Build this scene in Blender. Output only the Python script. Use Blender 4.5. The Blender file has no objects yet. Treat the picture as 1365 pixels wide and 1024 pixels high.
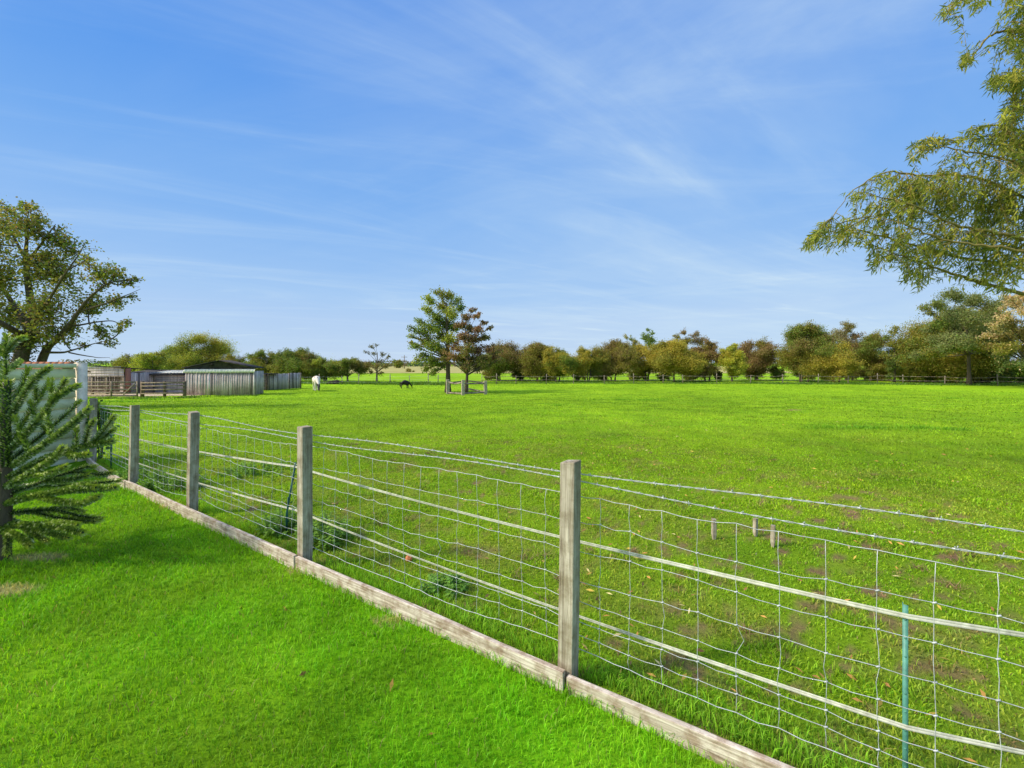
import bpy, bmesh, math, random
import numpy as np
from mathutils import Vector, Matrix, Quaternion

# ------------------------------------------------------------------ scene, camera, light
S = bpy.context.scene
C = S.collection
R = math.radians
EYE, FPX, HOR, CX = 1.591, 570.0, 484.0, 682.5          # eye height, focal length and horizon row in photo pixels

cam_d = bpy.data.cameras.new('camera')
cam = bpy.data.objects.new('camera', cam_d); C.objects.link(cam)
cam.location = (0, 0, EYE); cam.rotation_euler = (R(90), 0, 0)
cam_d.sensor_width = 36.0; cam_d.lens = 36.0 * FPX / 1365.0
cam_d.shift_y = -(512.0 - HOR) / 1365.0
cam_d.clip_start = 0.05; cam_d.clip_end = 12000
S.camera = cam

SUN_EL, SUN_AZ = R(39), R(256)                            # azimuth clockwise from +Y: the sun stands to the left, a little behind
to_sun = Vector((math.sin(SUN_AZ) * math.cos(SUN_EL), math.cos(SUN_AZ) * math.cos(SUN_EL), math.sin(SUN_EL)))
sun_d = bpy.data.lights.new('sun', 'SUN'); sun_d.energy = 3.2; sun_d.angle = R(5.0); sun_d.color = (1.0, 0.91, 0.74)
sun = bpy.data.objects.new('sun', sun_d); C.objects.link(sun)
sun.rotation_euler = to_sun.to_track_quat('Z', 'Y').to_euler(); sun.location = (-30, -10, 30)

W = bpy.data.worlds.new('World'); S.world = W; W.use_nodes = True
wn, wl = W.node_tree.nodes, W.node_tree.links
wn.clear()
w_out = wn.new('ShaderNodeOutputWorld'); w_bg = wn.new('ShaderNodeBackground')
sky = wn.new('ShaderNodeTexSky'); sky.sky_type = 'NISHITA'; sky.sun_disc = False
sky.sun_elevation = SUN_EL; sky.sun_rotation = SUN_AZ
sky.altitude = 50; sky.air_density = 1.0; sky.dust_density = 0.6; sky.ozone_density = 2.5
w_bg.inputs['Strength'].default_value = 0.130
tc = wn.new('ShaderNodeTexCoord')


def wnode(kind, **kw):
    n = wn.new(kind)
    for k, v in kw.items():
        setattr(n, k, v)
    return n


def wmath(op, a, b=None, clamp=False):
    n = wnode('ShaderNodeMath', operation=op, use_clamp=clamp)
    for i, v in enumerate((a, b)):
        if v is None:
            continue
        if isinstance(v, (int, float)):
            n.inputs[i].default_value = v
        else:
            wl.new(v, n.inputs[i])
    return n.outputs[0]


# thin cirrus on a high flat layer: the view direction is projected on a plane overhead
sep = wnode('ShaderNodeSeparateXYZ'); wl.new(tc.outputs['Generated'], sep.inputs[0])
dz = wmath('ADD', wmath('MAXIMUM', sep.outputs[2], 0.0), 0.09)
cmb = wnode('ShaderNodeCombineXYZ')
wl.new(wmath('DIVIDE', sep.outputs[0], dz), cmb.inputs[0]); wl.new(wmath('DIVIDE', sep.outputs[1], dz), cmb.inputs[1])


def cloud(scale, rot, stretch, lo, hi, detail, seed, dist=0.5, rough=0.6):
    rt = wnode('ShaderNodeMapping'); rt.inputs['Rotation'].default_value = (0, 0, R(rot)); wl.new(cmb.outputs[0], rt.inputs[0])
    mp = wnode('ShaderNodeMapping')
    mp.inputs['Scale'].default_value = (scale / stretch, scale, 1); mp.inputs['Location'].default_value = (seed, seed * 1.7, seed)
    wl.new(rt.outputs[0], mp.inputs[0])
    nz = wnode('ShaderNodeTexNoise'); nz.inputs['Scale'].default_value = 1.0; nz.inputs['Detail'].default_value = detail
    nz.inputs['Roughness'].default_value = rough; nz.inputs['Distortion'].default_value = dist
    wl.new(mp.outputs[0], nz.inputs['Vector'])
    mr = wnode('ShaderNodeMapRange', interpolation_type='SMOOTHSTEP')
    mr.inputs[1].default_value = lo; mr.inputs[2].default_value = hi
    wl.new(nz.outputs[0], mr.inputs[0])
    return mr.outputs[0]


streak = cloud(1.5, -28, 4.5, 0.47, 0.84, 9, 8.4, 0.9, 0.62)
fan = cloud(1.1, -156, 2.6, 0.42, 0.80, 8, 5.3, 1.0, 0.62)
veil = cloud(0.55, -25, 2.0, 0.36, 0.80, 6, 7.7, 0.3, 0.55)
wisps = cloud(2.6, -12, 3.2, 0.58, 0.80, 8, 1.9, 0.6, 0.55)
low = wnode('ShaderNodeMapRange', interpolation_type='SMOOTHSTEP'); wl.new(sep.outputs[2], low.inputs[0])
low.inputs[1].default_value = 0.02; low.inputs[2].default_value = 0.30; low.inputs[3].default_value = 1.0; low.inputs[4].default_value = 0.0
east = wnode('ShaderNodeMapRange', interpolation_type='SMOOTHSTEP'); wl.new(sep.outputs[0], east.inputs[0])   # the veil thickens to the right
east.inputs[1].default_value = -0.75; east.inputs[2].default_value = 0.55; east.inputs[3].default_value = 0.15; east.inputs[4].default_value = 1.0
cl = wmath('ADD', wmath('MULTIPLY', streak, 0.38), wmath('MULTIPLY', wmath('ADD', wmath('ADD', wmath('MULTIPLY', veil, 0.44), wmath('MULTIPLY', fan, 0.30)), 0.10), east.outputs[0]))
cl = wmath('ADD', cl, wmath('MULTIPLY', wisps, wmath('MULTIPLY', low.outputs[0], 0.70)), True)
# the camera's rendering of the clear sky: a deeper, more even blue than the raw sky model
ssep = wnode('ShaderNodeSeparateColor'); wl.new(sky.outputs[0], ssep.inputs[0])
scmb = wnode('ShaderNodeCombineColor')
for i, (gain, power) in enumerate(((0.80, 0.9), (0.70, 0.5), (0.93, 0.18))):
    v = wmath('POWER', wmath('MULTIPLY', ssep.outputs[i], 0.15), power)
    v = wmath('MULTIPLY', v, gain / 0.15)
    wl.new(wmath('MINIMUM', v, 0.47 / 0.15) if i == 0 else v, scmb.inputs[i])
elev = wnode('ShaderNodeValToRGB'); wl.new(sep.outputs[2], elev.inputs[0]); es = elev.color_ramp.elements
for _ in range(4): es.new(0.5)
for e, (p, c) in zip(es, ((0.0, (.56, .70, .88)), (.146, (.36, .58, .89)), (.30, (.180, .425, .87)), (.38, (.115, .360, .85)), (.50, (.048, .275, .82)), (.70, (.028, .215, .76)))):
    e.position = p; e.color = (*c, 1)
ex = wnode('ShaderNodeMix', data_type='RGBA', blend_type='MULTIPLY'); ex.inputs[0].default_value = 1.0
wl.new(elev.outputs[0], ex.inputs[6]); ex.inputs[7].default_value = (1 / .15, 1 / .15, 1 / .15, 1)
bl_ = wnode('ShaderNodeMix', data_type='RGBA'); bl_.inputs[0].default_value = 0.78
wl.new(scmb.outputs[0], bl_.inputs[6]); wl.new(ex.outputs[2], bl_.inputs[7])
mixc = wnode('ShaderNodeMix', data_type='RGBA'); wl.new(cl, mixc.inputs[0])
wl.new(bl_.outputs[2], mixc.inputs[6]); mixc.inputs[7].default_value = (4.3, 5.35, 6.15, 1)
# extra hazy glow round the sun, added out of frame as soft fill (behind the camera's left shoulder)
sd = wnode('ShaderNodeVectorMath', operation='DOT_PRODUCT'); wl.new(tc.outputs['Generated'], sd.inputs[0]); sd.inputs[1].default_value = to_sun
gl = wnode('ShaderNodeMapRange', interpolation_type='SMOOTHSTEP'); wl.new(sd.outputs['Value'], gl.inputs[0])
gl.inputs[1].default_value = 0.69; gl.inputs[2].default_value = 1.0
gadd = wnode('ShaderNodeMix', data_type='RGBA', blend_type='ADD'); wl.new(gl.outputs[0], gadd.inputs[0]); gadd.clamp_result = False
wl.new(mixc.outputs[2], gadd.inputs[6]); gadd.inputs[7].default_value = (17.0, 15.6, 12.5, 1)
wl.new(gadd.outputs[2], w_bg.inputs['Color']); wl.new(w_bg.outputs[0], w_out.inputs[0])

S.view_settings.view_transform = 'Standard'; S.view_settings.look = 'None'
S.view_settings.gamma = 1.0; S.view_settings.exposure = 0.22
S.render.engine = 'CYCLES'
S.cycles.max_bounces = 6; S.cycles.diffuse_bounces = 3; S.cycles.glossy_bounces = 2; S.cycles.transmission_bounces = 4
S.cycles.use_denoising = True
S.cycles.sample_clamp_indirect = 6

rng = np.random.default_rng(11)
random.seed(5)


# ------------------------------------------------------------------ helpers
def smooth(a, b, v):
    t = np.clip((np.asarray(v, float) - a) / (b - a), 0, 1)
    return t * t * (3 - 2 * t)


_tab = np.random.default_rng(77).random((256, 256))


def vnoise(x, y):
    x = np.asarray(x, float); y = np.asarray(y, float)
    xi = np.floor(x).astype(int); yi = np.floor(y).astype(int)
    fx = x - xi; fy = y - yi
    fx = fx * fx * (3 - 2 * fx); fy = fy * fy * (3 - 2 * fy)
    a = _tab[xi % 256, yi % 256]; b = _tab[(xi + 1) % 256, yi % 256]
    c = _tab[xi % 256, (yi + 1) % 256]; d = _tab[(xi + 1) % 256, (yi + 1) % 256]
    return (a * (1 - fx) + b * fx) * (1 - fy) + (c * (1 - fx) + d * fx) * fy


def fbm(x, y, scale, octv=4, seed=0.0):
    s = 0.0; amp = 0.5; tot = 0.0
    for i in range(octv):
        s = s + amp * vnoise(np.asarray(x) * scale + seed * 13.7 + i * 31.3, np.asarray(y) * scale + seed * 7.1 + i * 17.9)
        tot += amp; amp *= 0.5; scale *= 2.03
    return s / tot


def ground(x, y):
    """The paddock falls about a metre away from the garden, then lies flat."""
    y = np.asarray(y, float); x = np.asarray(x, float)
    g = -0.95 * smooth(7.0, 38.0, y)
    g = g + (fbm(x, y, 0.35, 3, 2) - 0.5) * 0.10 * smooth(3.0, 9.0, np.hypot(x, y)) * (1 - smooth(80, 200, np.hypot(x, y)))
    g = g + (fbm(x, y, 1.4, 2, 5) - 0.5) * 0.03 * smooth(2.0, 5.0, np.hypot(x, y)) * (1 - smooth(40, 80, np.hypot(x, y)))
    return g


def gz(x, y):
    return float(ground(x, y))


def gp(px, py):
    """Photo pixel -> point on the ground."""
    dx = (px - CX) / FPX; dz = -(py - HOR) / FPX
    lo, hi = 0.5, 0.5
    y = 0.8
    while y < 3000:
        if EYE + dz * y <= gz(dx * y, y):
            break
        lo = y; y *= 1.03
    hi = y
    for _ in range(30):
        m = (lo + hi) / 2
        if EYE + dz * m <= gz(dx * m, m): hi = m
        else: lo = m
    return Vector((dx * hi, hi, gz(dx * hi, hi)))


def pt(px, py, Y):
    return Vector(((px - CX) / FPX * Y, Y, EYE - (py - HOR) / FPX * Y))


class MB:
    """Collects geometry of ONE mesh object."""
    def __init__(s):
        s.v = []; s.q = []; s.t = []; s.c = []; s.n = 0

    def add(s, v, quads=None, tris=None, col=None):
        v = np.asarray(v, np.float32).reshape(-1, 3)
        s.v.append(v)
        if quads is not None and len(quads): s.q.append(np.asarray(quads, np.int64).reshape(-1, 4) + s.n)
        if tris is not None and len(tris): s.t.append(np.asarray(tris, np.int64).reshape(-1, 3) + s.n)
        if col is None: col = (1, 1, 1)
        col = np.asarray(col, np.float32)
        if col.ndim == 1: col = np.tile(col[:3], (len(v), 1))
        s.c.append(col[:, :3]); s.n += len(v)
        return s

    def box(s, c, size, rot=None, col=None, taper=0.0):
        x, y, z = [d / 2 for d in size]
        P = np.array([(-x, -y, -z), (x, -y, -z), (x, y, -z), (-x, y, -z), (-x, -y, z), (x, -y, z), (x, y, z), (-x, y, z)], float)
        if taper: P[4:, :2] *= (1 - taper)
        if rot is not None:
            M = np.array(rot.to_matrix() if hasattr(rot, 'to_matrix') else rot)[:3, :3]
            P = P @ M.T
        P = P + np.array(c)
        return s.add(P, [(0, 3, 2, 1), (4, 5, 6, 7), (0, 1, 5, 4), (1, 2, 6, 5), (2, 3, 7, 6), (3, 0, 4, 7)], None, col)

    def beam(s, a, b, w, h, col=None, up=(0, 0, 1)):
        """A square-section bar from a to b: w across, h along `up`."""
        a = Vector(a); b = Vector(b); d = (b - a); L = d.length; d.normalize()
        u = Vector(up)
        if abs(d.dot(u)) > 0.98: u = Vector((0, 1, 0))
        sd = d.cross(u).normalized(); u = sd.cross(d).normalized()
        M = Matrix((d, sd, u)).transposed()
        return s.box((a + b) / 2, (L, w, h), M, col)

    def tube(s, pts, rad, n=6, col=None, cap=True):
        P = np.asarray([tuple(p) for p in pts], float); k = len(P)
        rad = np.broadcast_to(np.asarray(rad, float), (k,))
        T = np.gradient(P, axis=0); T /= np.linalg.norm(T, axis=1)[:, None] + 1e-12
        u = np.cross(T[0], (0, 0, 1)) if abs(T[0][2]) < 0.9 else np.cross(T[0], (1, 0, 0))
        u /= np.linalg.norm(u)
        ang = np.arange(n) * 2 * math.pi / n
        V = np.zeros((k, n, 3))
        for i in range(k):
            u = u - T[i] * np.dot(u, T[i]); u /= np.linalg.norm(u) + 1e-12
            w = np.cross(T[i], u)
            V[i] = P[i] + rad[i] * (np.cos(ang)[:, None] * u + np.sin(ang)[:, None] * w)
        I = np.arange(k * n).reshape(k, n)
        q = np.stack([I[:-1], np.roll(I, -1, 1)[:-1], np.roll(I, -1, 1)[1:], I[1:]], -1).reshape(-1, 4)
        V = V.reshape(-1, 3)
        tris = []
        if cap:
            V = np.vstack([V, P[0], P[-1]])
            for j in range(n):
                tris.append((k * n, (j + 1) % n, j)); tris.append((k * n + 1, (k - 1) * n + j, (k - 1) * n + (j + 1) % n))
        return s.add(V, q, tris, col)

    def build(s, name, mat=None, parent=None, origin=None, sm=False, loc=None, rot=None):
        V = np.concatenate(s.v) if s.v else np.zeros((0, 3), np.float32)
        if origin is not None: V = V - np.asarray(tuple(origin), np.float32)
        q = np.concatenate(s.q) if s.q else np.zeros((0, 4), np.int64)
        t = np.concatenate(s.t) if s.t else np.zeros((0, 3), np.int64)
        me = bpy.data.meshes.new(name)
        me.vertices.add(len(V)); me.vertices.foreach_set('co', V.astype(np.float32).ravel())
        loops = np.concatenate([q.ravel(), t.ravel()]).astype(np.int32)
        me.loops.add(len(loops)); me.loops.foreach_set('vertex_index', loops)
        st = np.concatenate([np.arange(len(q)) * 4, len(q) * 4 + np.arange(len(t)) * 3]).astype(np.int32)
        me.polygons.add(len(st)); me.polygons.foreach_set('loop_start', st)
        if sm: me.polygons.foreach_set('use_smooth', np.ones(len(st), bool))
        me.update(calc_edges=True)
        cc = np.concatenate(s.c) if s.c else np.zeros((0, 3), np.float32)
        at = me.color_attributes.new('Col', 'FLOAT_COLOR', 'POINT')
        at.data.foreach_set('color', np.hstack([cc, np.ones((len(cc), 1), np.float32)]).astype(np.float32).ravel())
        o = bpy.data.objects.new(name, me); C.objects.link(o)
        if mat: me.materials.append(mat)
        if parent: o.parent = parent
        if loc is not None: o.location = loc
        if rot is not None: o.rotation_euler = rot
        return o


def tag(o, label=None, cat=None, group=None, kind=None):
    if label: o['label'] = label
    if cat: o['category'] = cat
    if group: o['group'] = group
    if kind: o['kind'] = kind
    return o


def thing(name, loc, label, cat, group=None, rz=0.0):
    o = bpy.data.objects.new(name, None); C.objects.link(o)
    o.location = loc; o.rotation_euler = (0, 0, rz); o.empty_display_size = 0.3
    return tag(o, label, cat, group)


# ------------------------------------------------------------------ materials
def new_mat(name):
    m = bpy.data.materials.new(name); m.use_nodes = True
    nt = m.node_tree; nt.nodes.clear()
    return m, nt.nodes, nt.links


def principled(n, l, rough=0.8, spec=0.2):
    out = n.new('ShaderNodeOutputMaterial'); b = n.new('ShaderNodeBsdfPrincipled')
    b.inputs['Roughness'].default_value = rough; b.inputs['Specular IOR Level'].default_value = spec
    l.new(b.outputs[0], out.inputs[0])
    return b, out


def noise(n, l, vec, scale, detail=4, rough=0.6, dist=0.0):
    z = n.new('ShaderNodeTexNoise'); z.inputs['Scale'].default_value = scale; z.inputs['Detail'].default_value = detail
    z.inputs['Roughness'].default_value = rough; z.inputs['Distortion'].default_value = dist
    if vec is not None: l.new(vec, z.inputs['Vector'])
    return z.outputs[0]


def ramp(n, l, fac, stops):
    r = n.new('ShaderNodeValToRGB'); e = r.color_ramp.elements
    while len(e) < len(stops): e.new(0.5)
    for i, (p, c) in enumerate(stops):
        e[i].position = p; e[i].color = (*c, 1) if len(c) == 3 else c
    l.new(fac, r.inputs[0])
    return r.outputs[0]


def mul(n, l, a, b, fac=1.0, mode='MULTIPLY'):
    m = n.new('ShaderNodeMix'); m.data_type = 'RGBA'; m.blend_type = mode
    m.inputs[0].default_value = fac
    l.new(a, m.inputs[6])
    if isinstance(b, tuple): m.inputs[7].default_value = (*b, 1)
    else: l.new(b, m.inputs[7])
    return m.outputs[2]


def bump(n, l, b, height, strength=0.4, dist=0.01):
    k = n.new('ShaderNodeBump'); k.inputs['Strength'].default_value = strength; k.inputs['Distance'].default_value = dist
    l.new(height, k.inputs['Height']); l.new(k.outputs[0], b.inputs['Normal'])


def wood_mat(name, dark, light, grain=(40, 40, 3), stain=(0.5, 0.48, 0.44), use_col=False, stain_scale=6.0, bumps=0.5, world=False):
    m, n, l = new_mat(name)
    b, out = principled(n, l, 0.85, 0.15)
    t = n.new('ShaderNodeTexCoord'); mp = n.new('ShaderNodeMapping'); mp.inputs['Scale'].default_value = grain
    l.new(t.outputs['Object'], mp.inputs[0])
    g = noise(n, l, mp.outputs[0], 1.0, 8, 0.65, 0.6)
    col = ramp(n, l, g, [(0.30, dark), (0.5, tuple((a + c) / 2 for a, c in zip(dark, light))), (0.68, light)])
    s = noise(n, l, t.outputs['Object'], stain_scale, 5, 0.65)
    col = mul(n, l, col, ramp(n, l, s, [(0.36, stain), (0.56, (1, 1, 1))]), 0.8)
    if use_col:
        a = n.new('ShaderNodeVertexColor'); a.layer_name = 'Col'
        col = mul(n, l, col, a.outputs[0])
    l.new(col, b.inputs['Base Color'])
    bump(n, l, b, g, bumps, 0.004)
    return m


def plain_mat(name, col, rough=0.7, spec=0.2, var=0.25, scale=8.0, metal=0.0, bumps=0.0):
    m, n, l = new_mat(name)
    b, out = principled(n, l, rough, spec); b.inputs['Metallic'].default_value = metal
    t = n.new('ShaderNodeTexCoord')
    z = noise(n, l, t.outputs['Object'], scale, 5, 0.6)
    c = ramp(n, l, z, [(0.3, tuple(x * (1 - var) for x in col)), (0.7, tuple(min(1, x * (1 + var)) for x in col))])
    l.new(c, b.inputs['Base Color'])
    if bumps: bump(n, l, b, z, bumps, 0.01)
    return m


def leaf_mat(name, trans=0.35, rough=0.6, spec=0.25, tint=(1.15, 1.2, 0.7)):
    m, n, l = new_mat(name)
    b, out = principled(n, l, rough, spec)
    a = n.new('ShaderNodeVertexColor'); a.layer_name = 'Col'
    l.new(a.outputs[0], b.inputs['Base Color'])
    tr = n.new('ShaderNodeBsdfTranslucent')
    l.new(mul(n, l, a.outputs[0], tint), tr.inputs[0])
    mx = n.new('ShaderNodeMixShader'); mx.inputs[0].default_value = trans
    l.new(b.outputs[0], mx.inputs[1]); l.new(tr.outputs[0], mx.inputs[2]); l.new(mx.outputs[0], out.inputs[0])
    return m


def bark_mat(name, dark, light, scale=6.0):
    m, n, l = new_mat(name)
    b, out = principled(n, l, 0.95, 0.1)
    t = n.new('ShaderNodeTexCoord'); mp = n.new('ShaderNodeMapping'); mp.inputs['Scale'].default_value = (3, 3, 0.7)
    l.new(t.outputs['Object'], mp.inputs[0])
    g = noise(n, l, mp.outputs[0], scale, 6, 0.7, 0.4)
    l.new(ramp(n, l, g, [(0.3, dark), (0.7, light)]), b.inputs['Base Color'])
    bump(n, l, b, g, 0.6, 0.02)
    return m


def ground_mat(name, fine=1.0):
    m, n, l = new_mat(name)
    b, out = principled(n, l, 0.95, 0.05)
    a = n.new('ShaderNodeVertexColor'); a.layer_name = 'Col'
    t = n.new('ShaderNodeTexCoord')
    f = noise(n, l, t.outputs['Object'], 26.0 * fine, 6, 0.75)
    c = mul(n, l, a.outputs[0], ramp(n, l, f, [(0.30, (0.62, 0.62, 0.6)), (0.5, (1, 1, 1)), (0.72, (1.35, 1.28, 1.1))]), 0.9)
    f2 = noise(n, l, t.outputs['Object'], 3.2 * fine, 6, 0.7)
    c = mul(n, l, c, ramp(n, l, f2, [(0.32, (0.80, 0.82, 0.8)), (0.68, (1.15, 1.12, 1.05))]), 0.8)
    l.new(c, b.inputs['Base Color'])
    ad = n.new('ShaderNodeMath'); ad.operation = 'ADD'; l.new(f, ad.inputs[0]); l.new(f2, ad.inputs[1])
    bump(n, l, b, ad.outputs[0], 0.7, 0.03)
    return m


M = {}
M['ground'] = ground_mat('meadow_turf')
M['lawn'] = ground_mat('lawn_turf')
M['blade'] = leaf_mat('grass_blades', 0.42, 0.55, 0.25, (1.2, 1.15, 0.6))
M['leaf'] = leaf_mat('tree_leaves', 0.40, 0.6, 0.25)
M['willow'] = leaf_mat('willow_leaves', 0.40, 0.6, 0.2)
M['needle'] = leaf_mat('araucaria_needles', 0.22, 0.42, 0.4)
M['post'] = wood_mat('weathered_post_wood', (0.22, 0.175, 0.125), (0.64, 0.57, 0.445), (60, 60, 2.6), (0.50, 0.46, 0.36), False, 9.0, 0.9)
M['board'] = wood_mat('weathered_board_wood', (0.30, 0.22, 0.15), (0.88, 0.785, 0.65), (3.5, 75, 75), (0.50, 0.40, 0.32), False, 14.0, 0.9)
M['grey_plank'] = wood_mat('grey_shed_plank', (0.30, 0.255, 0.235), (0.78, 0.69, 0.64), (9, 9, 0.6), (0.6, 0.58, 0.58), True, 1.2, 0.3)
M['rail'] = wood_mat('paddock_rail_wood', (0.16, 0.13, 0.10), (0.40, 0.34, 0.27), (6, 6, 6), (0.6, 0.55, 0.5), True, 3.0, 0.3)
M['bark'] = bark_mat('tree_bark', (0.045, 0.035, 0.025), (0.16, 0.125, 0.09))
M['bark_pale'] = bark_mat('pale_bark', (0.12, 0.09, 0.065), (0.34, 0.26, 0.19))
M['bark_willow'] = bark_mat('willow_bark', (0.13, 0.10, 0.035), (0.34, 0.27, 0.09), 10)
M['wire'] = plain_mat('galvanised_wire', (0.50, 0.52, 0.52), 0.55, 0.4, 0.25, 30, 0.25)
M['tape'] = plain_mat('electric_tape_weave', (0.54, 0.54, 0.43), 0.8, 0.1, 0.3, 30)
M['stake'] = plain_mat('green_painted_steel', (0.085, 0.26, 0.20), 0.5, 0.4, 0.35, 18)
M['stake_dark'] = plain_mat('dark_green_plastic', (0.012, 0.09, 0.065), 0.5, 0.4, 0.3, 18)
M['wall_paint'] = wood_mat('pale_green_paint', (0.72, 0.72, 0.47), (0.93, 0.91, 0.64), (3, 3, 10), (0.72, 0.72, 0.62), True, 4.0, 0.25)
M['concrete'] = plain_mat('pinkish_concrete', (0.86, 0.70, 0.55), 0.9, 0.1, 0.25, 9, 0, 0.3)
M['felt'] = plain_mat('roofing_felt', (0.055, 0.05, 0.05), 0.95, 0.1, 0.6, 3.5, 0, 0.5)
M['sheet'] = plain_mat('white_roof_sheet', (0.88, 0.82, 0.66), 0.6, 0.3, 0.15, 4)
M['tile'] = plain_mat('red_clay_tile', (0.36, 0.15, 0.085), 0.9, 0.1, 0.4, 7, 0, 0.4)
M['brick'] = plain_mat('red_brick', (0.33, 0.15, 0.10), 0.9, 0.1, 0.4, 20, 0, 0.3)
M['dark'] = plain_mat('dark_interior_wood', (0.03, 0.026, 0.022), 0.95, 0.05, 0.4, 5)
M['pale'] = plain_mat('pale_render', (0.72, 0.70, 0.66), 0.8, 0.2, 0.15, 5)
M['coat'] = leaf_mat('horse_coat', 0.0, 0.6, 0.3)
M['fruit'] = plain_mat('orange_fruit_skin', (0.62, 0.20, 0.06), 0.5, 0.4, 0.3, 40)
M['yard'] = plain_mat('sandy_yard', (0.52, 0.40, 0.27), 0.95, 0.05, 0.25, 1.5, 0, 0.3)
M['field_line'] = plain_mat('stubble', (0.40, 0.36, 0.13), 0.95, 0.05, 0.25, 0.25, 0, 0.4)
M['dry'] = leaf_mat('dry_leaf', 0.15, 0.7, 0.15, (1, 1, 1))

# ------------------------------------------------------------------ where the garden fence runs
FP = {'E': (-6.72, 6.86), 'D': (-4.79, 5.41), 'C': (-3.38, 4.53), 'B': (-1.615, 3.33), 'A': (0.279, 2.12), 'F': (2.22, 0.88), 'G': (4.16, -0.36)}
FX = np.array([-30, -6.72, -4.79, -3.38, -1.615, 0.279, 2.22, 4.16, 20]); FY = np.array([24.4, 6.86, 5.41, 4.53, 3.33, 2.12, 0.88, -0.36, -10.5])
WALL_C = Vector((-6.93, 6.87, 0)); WALL_D = Vector((-0.275, -0.96, 0)).normalized()


def fence_y(x):
    return np.interp(x, FX, FY)


# ------------------------------------------------------------------ ground sheets
LAWN_G = np.array((0.205, 0.445, 0.012)); PAD_G = np.array((0.270, 0.460, 0.015)); SOIL = np.array((0.30, 0.195, 0.105))


def soil_mask(x, y):
    """Bare earth poached by hooves: most of it close behind the garden fence."""
    d = np.hypot(x, y)
    near = 1 - smooth(4.5, 11.0, d)
    a = fbm(x, y, 8.5, 4, 3)
    patches = 0.95 * smooth(0.585, 0.66, a) * near * (0.35 + 0.65 * smooth(0.35, 0.62, fbm(x, y, 0.5, 2, 9)))
    for (px, py, rx, ry) in ((505, 590, .30, .13), (1050, 547, .8, .25), (640, 735, .20, .12), (1130, 890, .08, .04), (560, 690, .16, .11), (1240, 775, .11, .04), (905, 770, .11, .07), (1030, 845, .10, .07), (850, 810, .10, .06), (1180, 860, .09, .06)):
        c = gp(px, py)
        q = ((x - c.x) / rx) ** 2 + ((y - c.y) / ry) ** 2 + (fbm(x, y, 6, 4, 4) - 0.5) * 3.0
        patches = np.maximum(patches, 0.75 * (1 - smooth(0.0, 1.3, q)))
    patches = patches * (0.45 + 0.75 * smooth(0.40, 0.60, fbm(x, y, 11, 3, 14)))
    return np.clip(patches, 0, 1)


def pad_color(x, y):
    a = fbm(x, y, 0.16, 4, 1)[:, None]; b = fbm(x, y, 0.9, 4, 6)[:, None]
    c = PAD_G * (0.70 + 0.48 * a)
    c = c * (1 + (b - 0.5) * np.array((0.7, 0.45, 0.5)))
    d = np.hypot(x, y)[:, None]
    olive = (1 - smooth(3, 12, d)) * 0.26
    c = c * (1 - olive) + np.array((0.220, 0.365, 0.022)) * olive
    m = smooth(0.50, 0.68, fbm(x, y, 2.6, 4, 23))[:, None] * (1 - smooth(6, 16, d)) * 0.26
    c = c * (1 - m) + np.array((0.30, 0.27, 0.07)) * m
    s = soil_mask(x, y)[:, None]
    return c * (1 - s) + SOIL * (0.75 + 0.5 * b) * s


nr, nt_ = 300, 640
rr = np.concatenate([[0.0], np.geomspace(0.5, 6000, nr - 1)]); th = np.linspace(0, 2 * np.pi, nt_, endpoint=False)
RRm, TH = np.meshgrid(rr, th, indexing='ij')
gx = (RRm * np.sin(TH)).ravel(); gy = (RRm * np.cos(TH)).ravel()
gzv = ground(gx, gy)
I = np.arange(nr * nt_).reshape(nr, nt_); Ir = np.roll(I, -1, 1)
quads = np.stack([I[1:-1], I[2:], Ir[2:], Ir[1:-1]], -1).reshape(-1, 4)
tris = np.stack([I[0], I[1], Ir[1]], -1)
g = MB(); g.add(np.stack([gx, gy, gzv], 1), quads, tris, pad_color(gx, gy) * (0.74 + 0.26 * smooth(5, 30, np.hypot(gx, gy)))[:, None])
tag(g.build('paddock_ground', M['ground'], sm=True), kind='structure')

lx = np.linspace(-9.5, 7.5, 240); lt = np.concatenate([np.linspace(0.02, 3.5, 90), np.linspace(3.7, 14, 30)])
LX, LT = np.meshgrid(lx, lt, indexing='ij'); LY = fence_y(LX) - LT
I = np.arange(LX.size).reshape(LX.shape)
q = np.stack([I[:-1, :-1], I[:-1, 1:], I[1:, 1:], I[1:, :-1]], -1).reshape(-1, 4)
X, Y = LX.ravel(), LY.ravel()


def lawn_color(x, y):
    a = fbm(x, y, 0.8, 4, 8)[:, None]; b = fbm(x, y, 3.0, 3, 12)[:, None]
    c = LAWN_G * (0.66 + 0.66 * a) * (0.74 + 0.52 * b)
    h_ = fbm(x, y, 1.5, 3, 61)[:, None]; c = c * (1 + (h_ - .5) * np.array((.55, .05, .9)))
    p = np.zeros(len(x))
    for (px, py, rx, ry) in ((55, 745, .25, .08), (5, 790, .25, .09), (515, 832, .13, .035), (232, 678, .16, .04), (400, 765, .14, .03)):
        cc = gp(px, py)
        qd = ((x - cc.x) / rx) ** 2 + ((y - cc.y) / ry) ** 2 + (fbm(x, y, 6, 3, 4) - 0.5) * 1.2
        p = np.maximum(p, 1 - smooth(0.4, 1.2, qd))
    p = p[:, None] * 0.8
    return c * (1 - p) + np.array((0.50, 0.44, 0.20)) * p


l_ = MB(); l_.add(np.stack([X, Y, ground(X, Y) + 0.012], 1), q, None, lawn_color(X, Y) * 0.75)
tag(l_.build('lawn', M['lawn'], sm=True), kind='structure')


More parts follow.
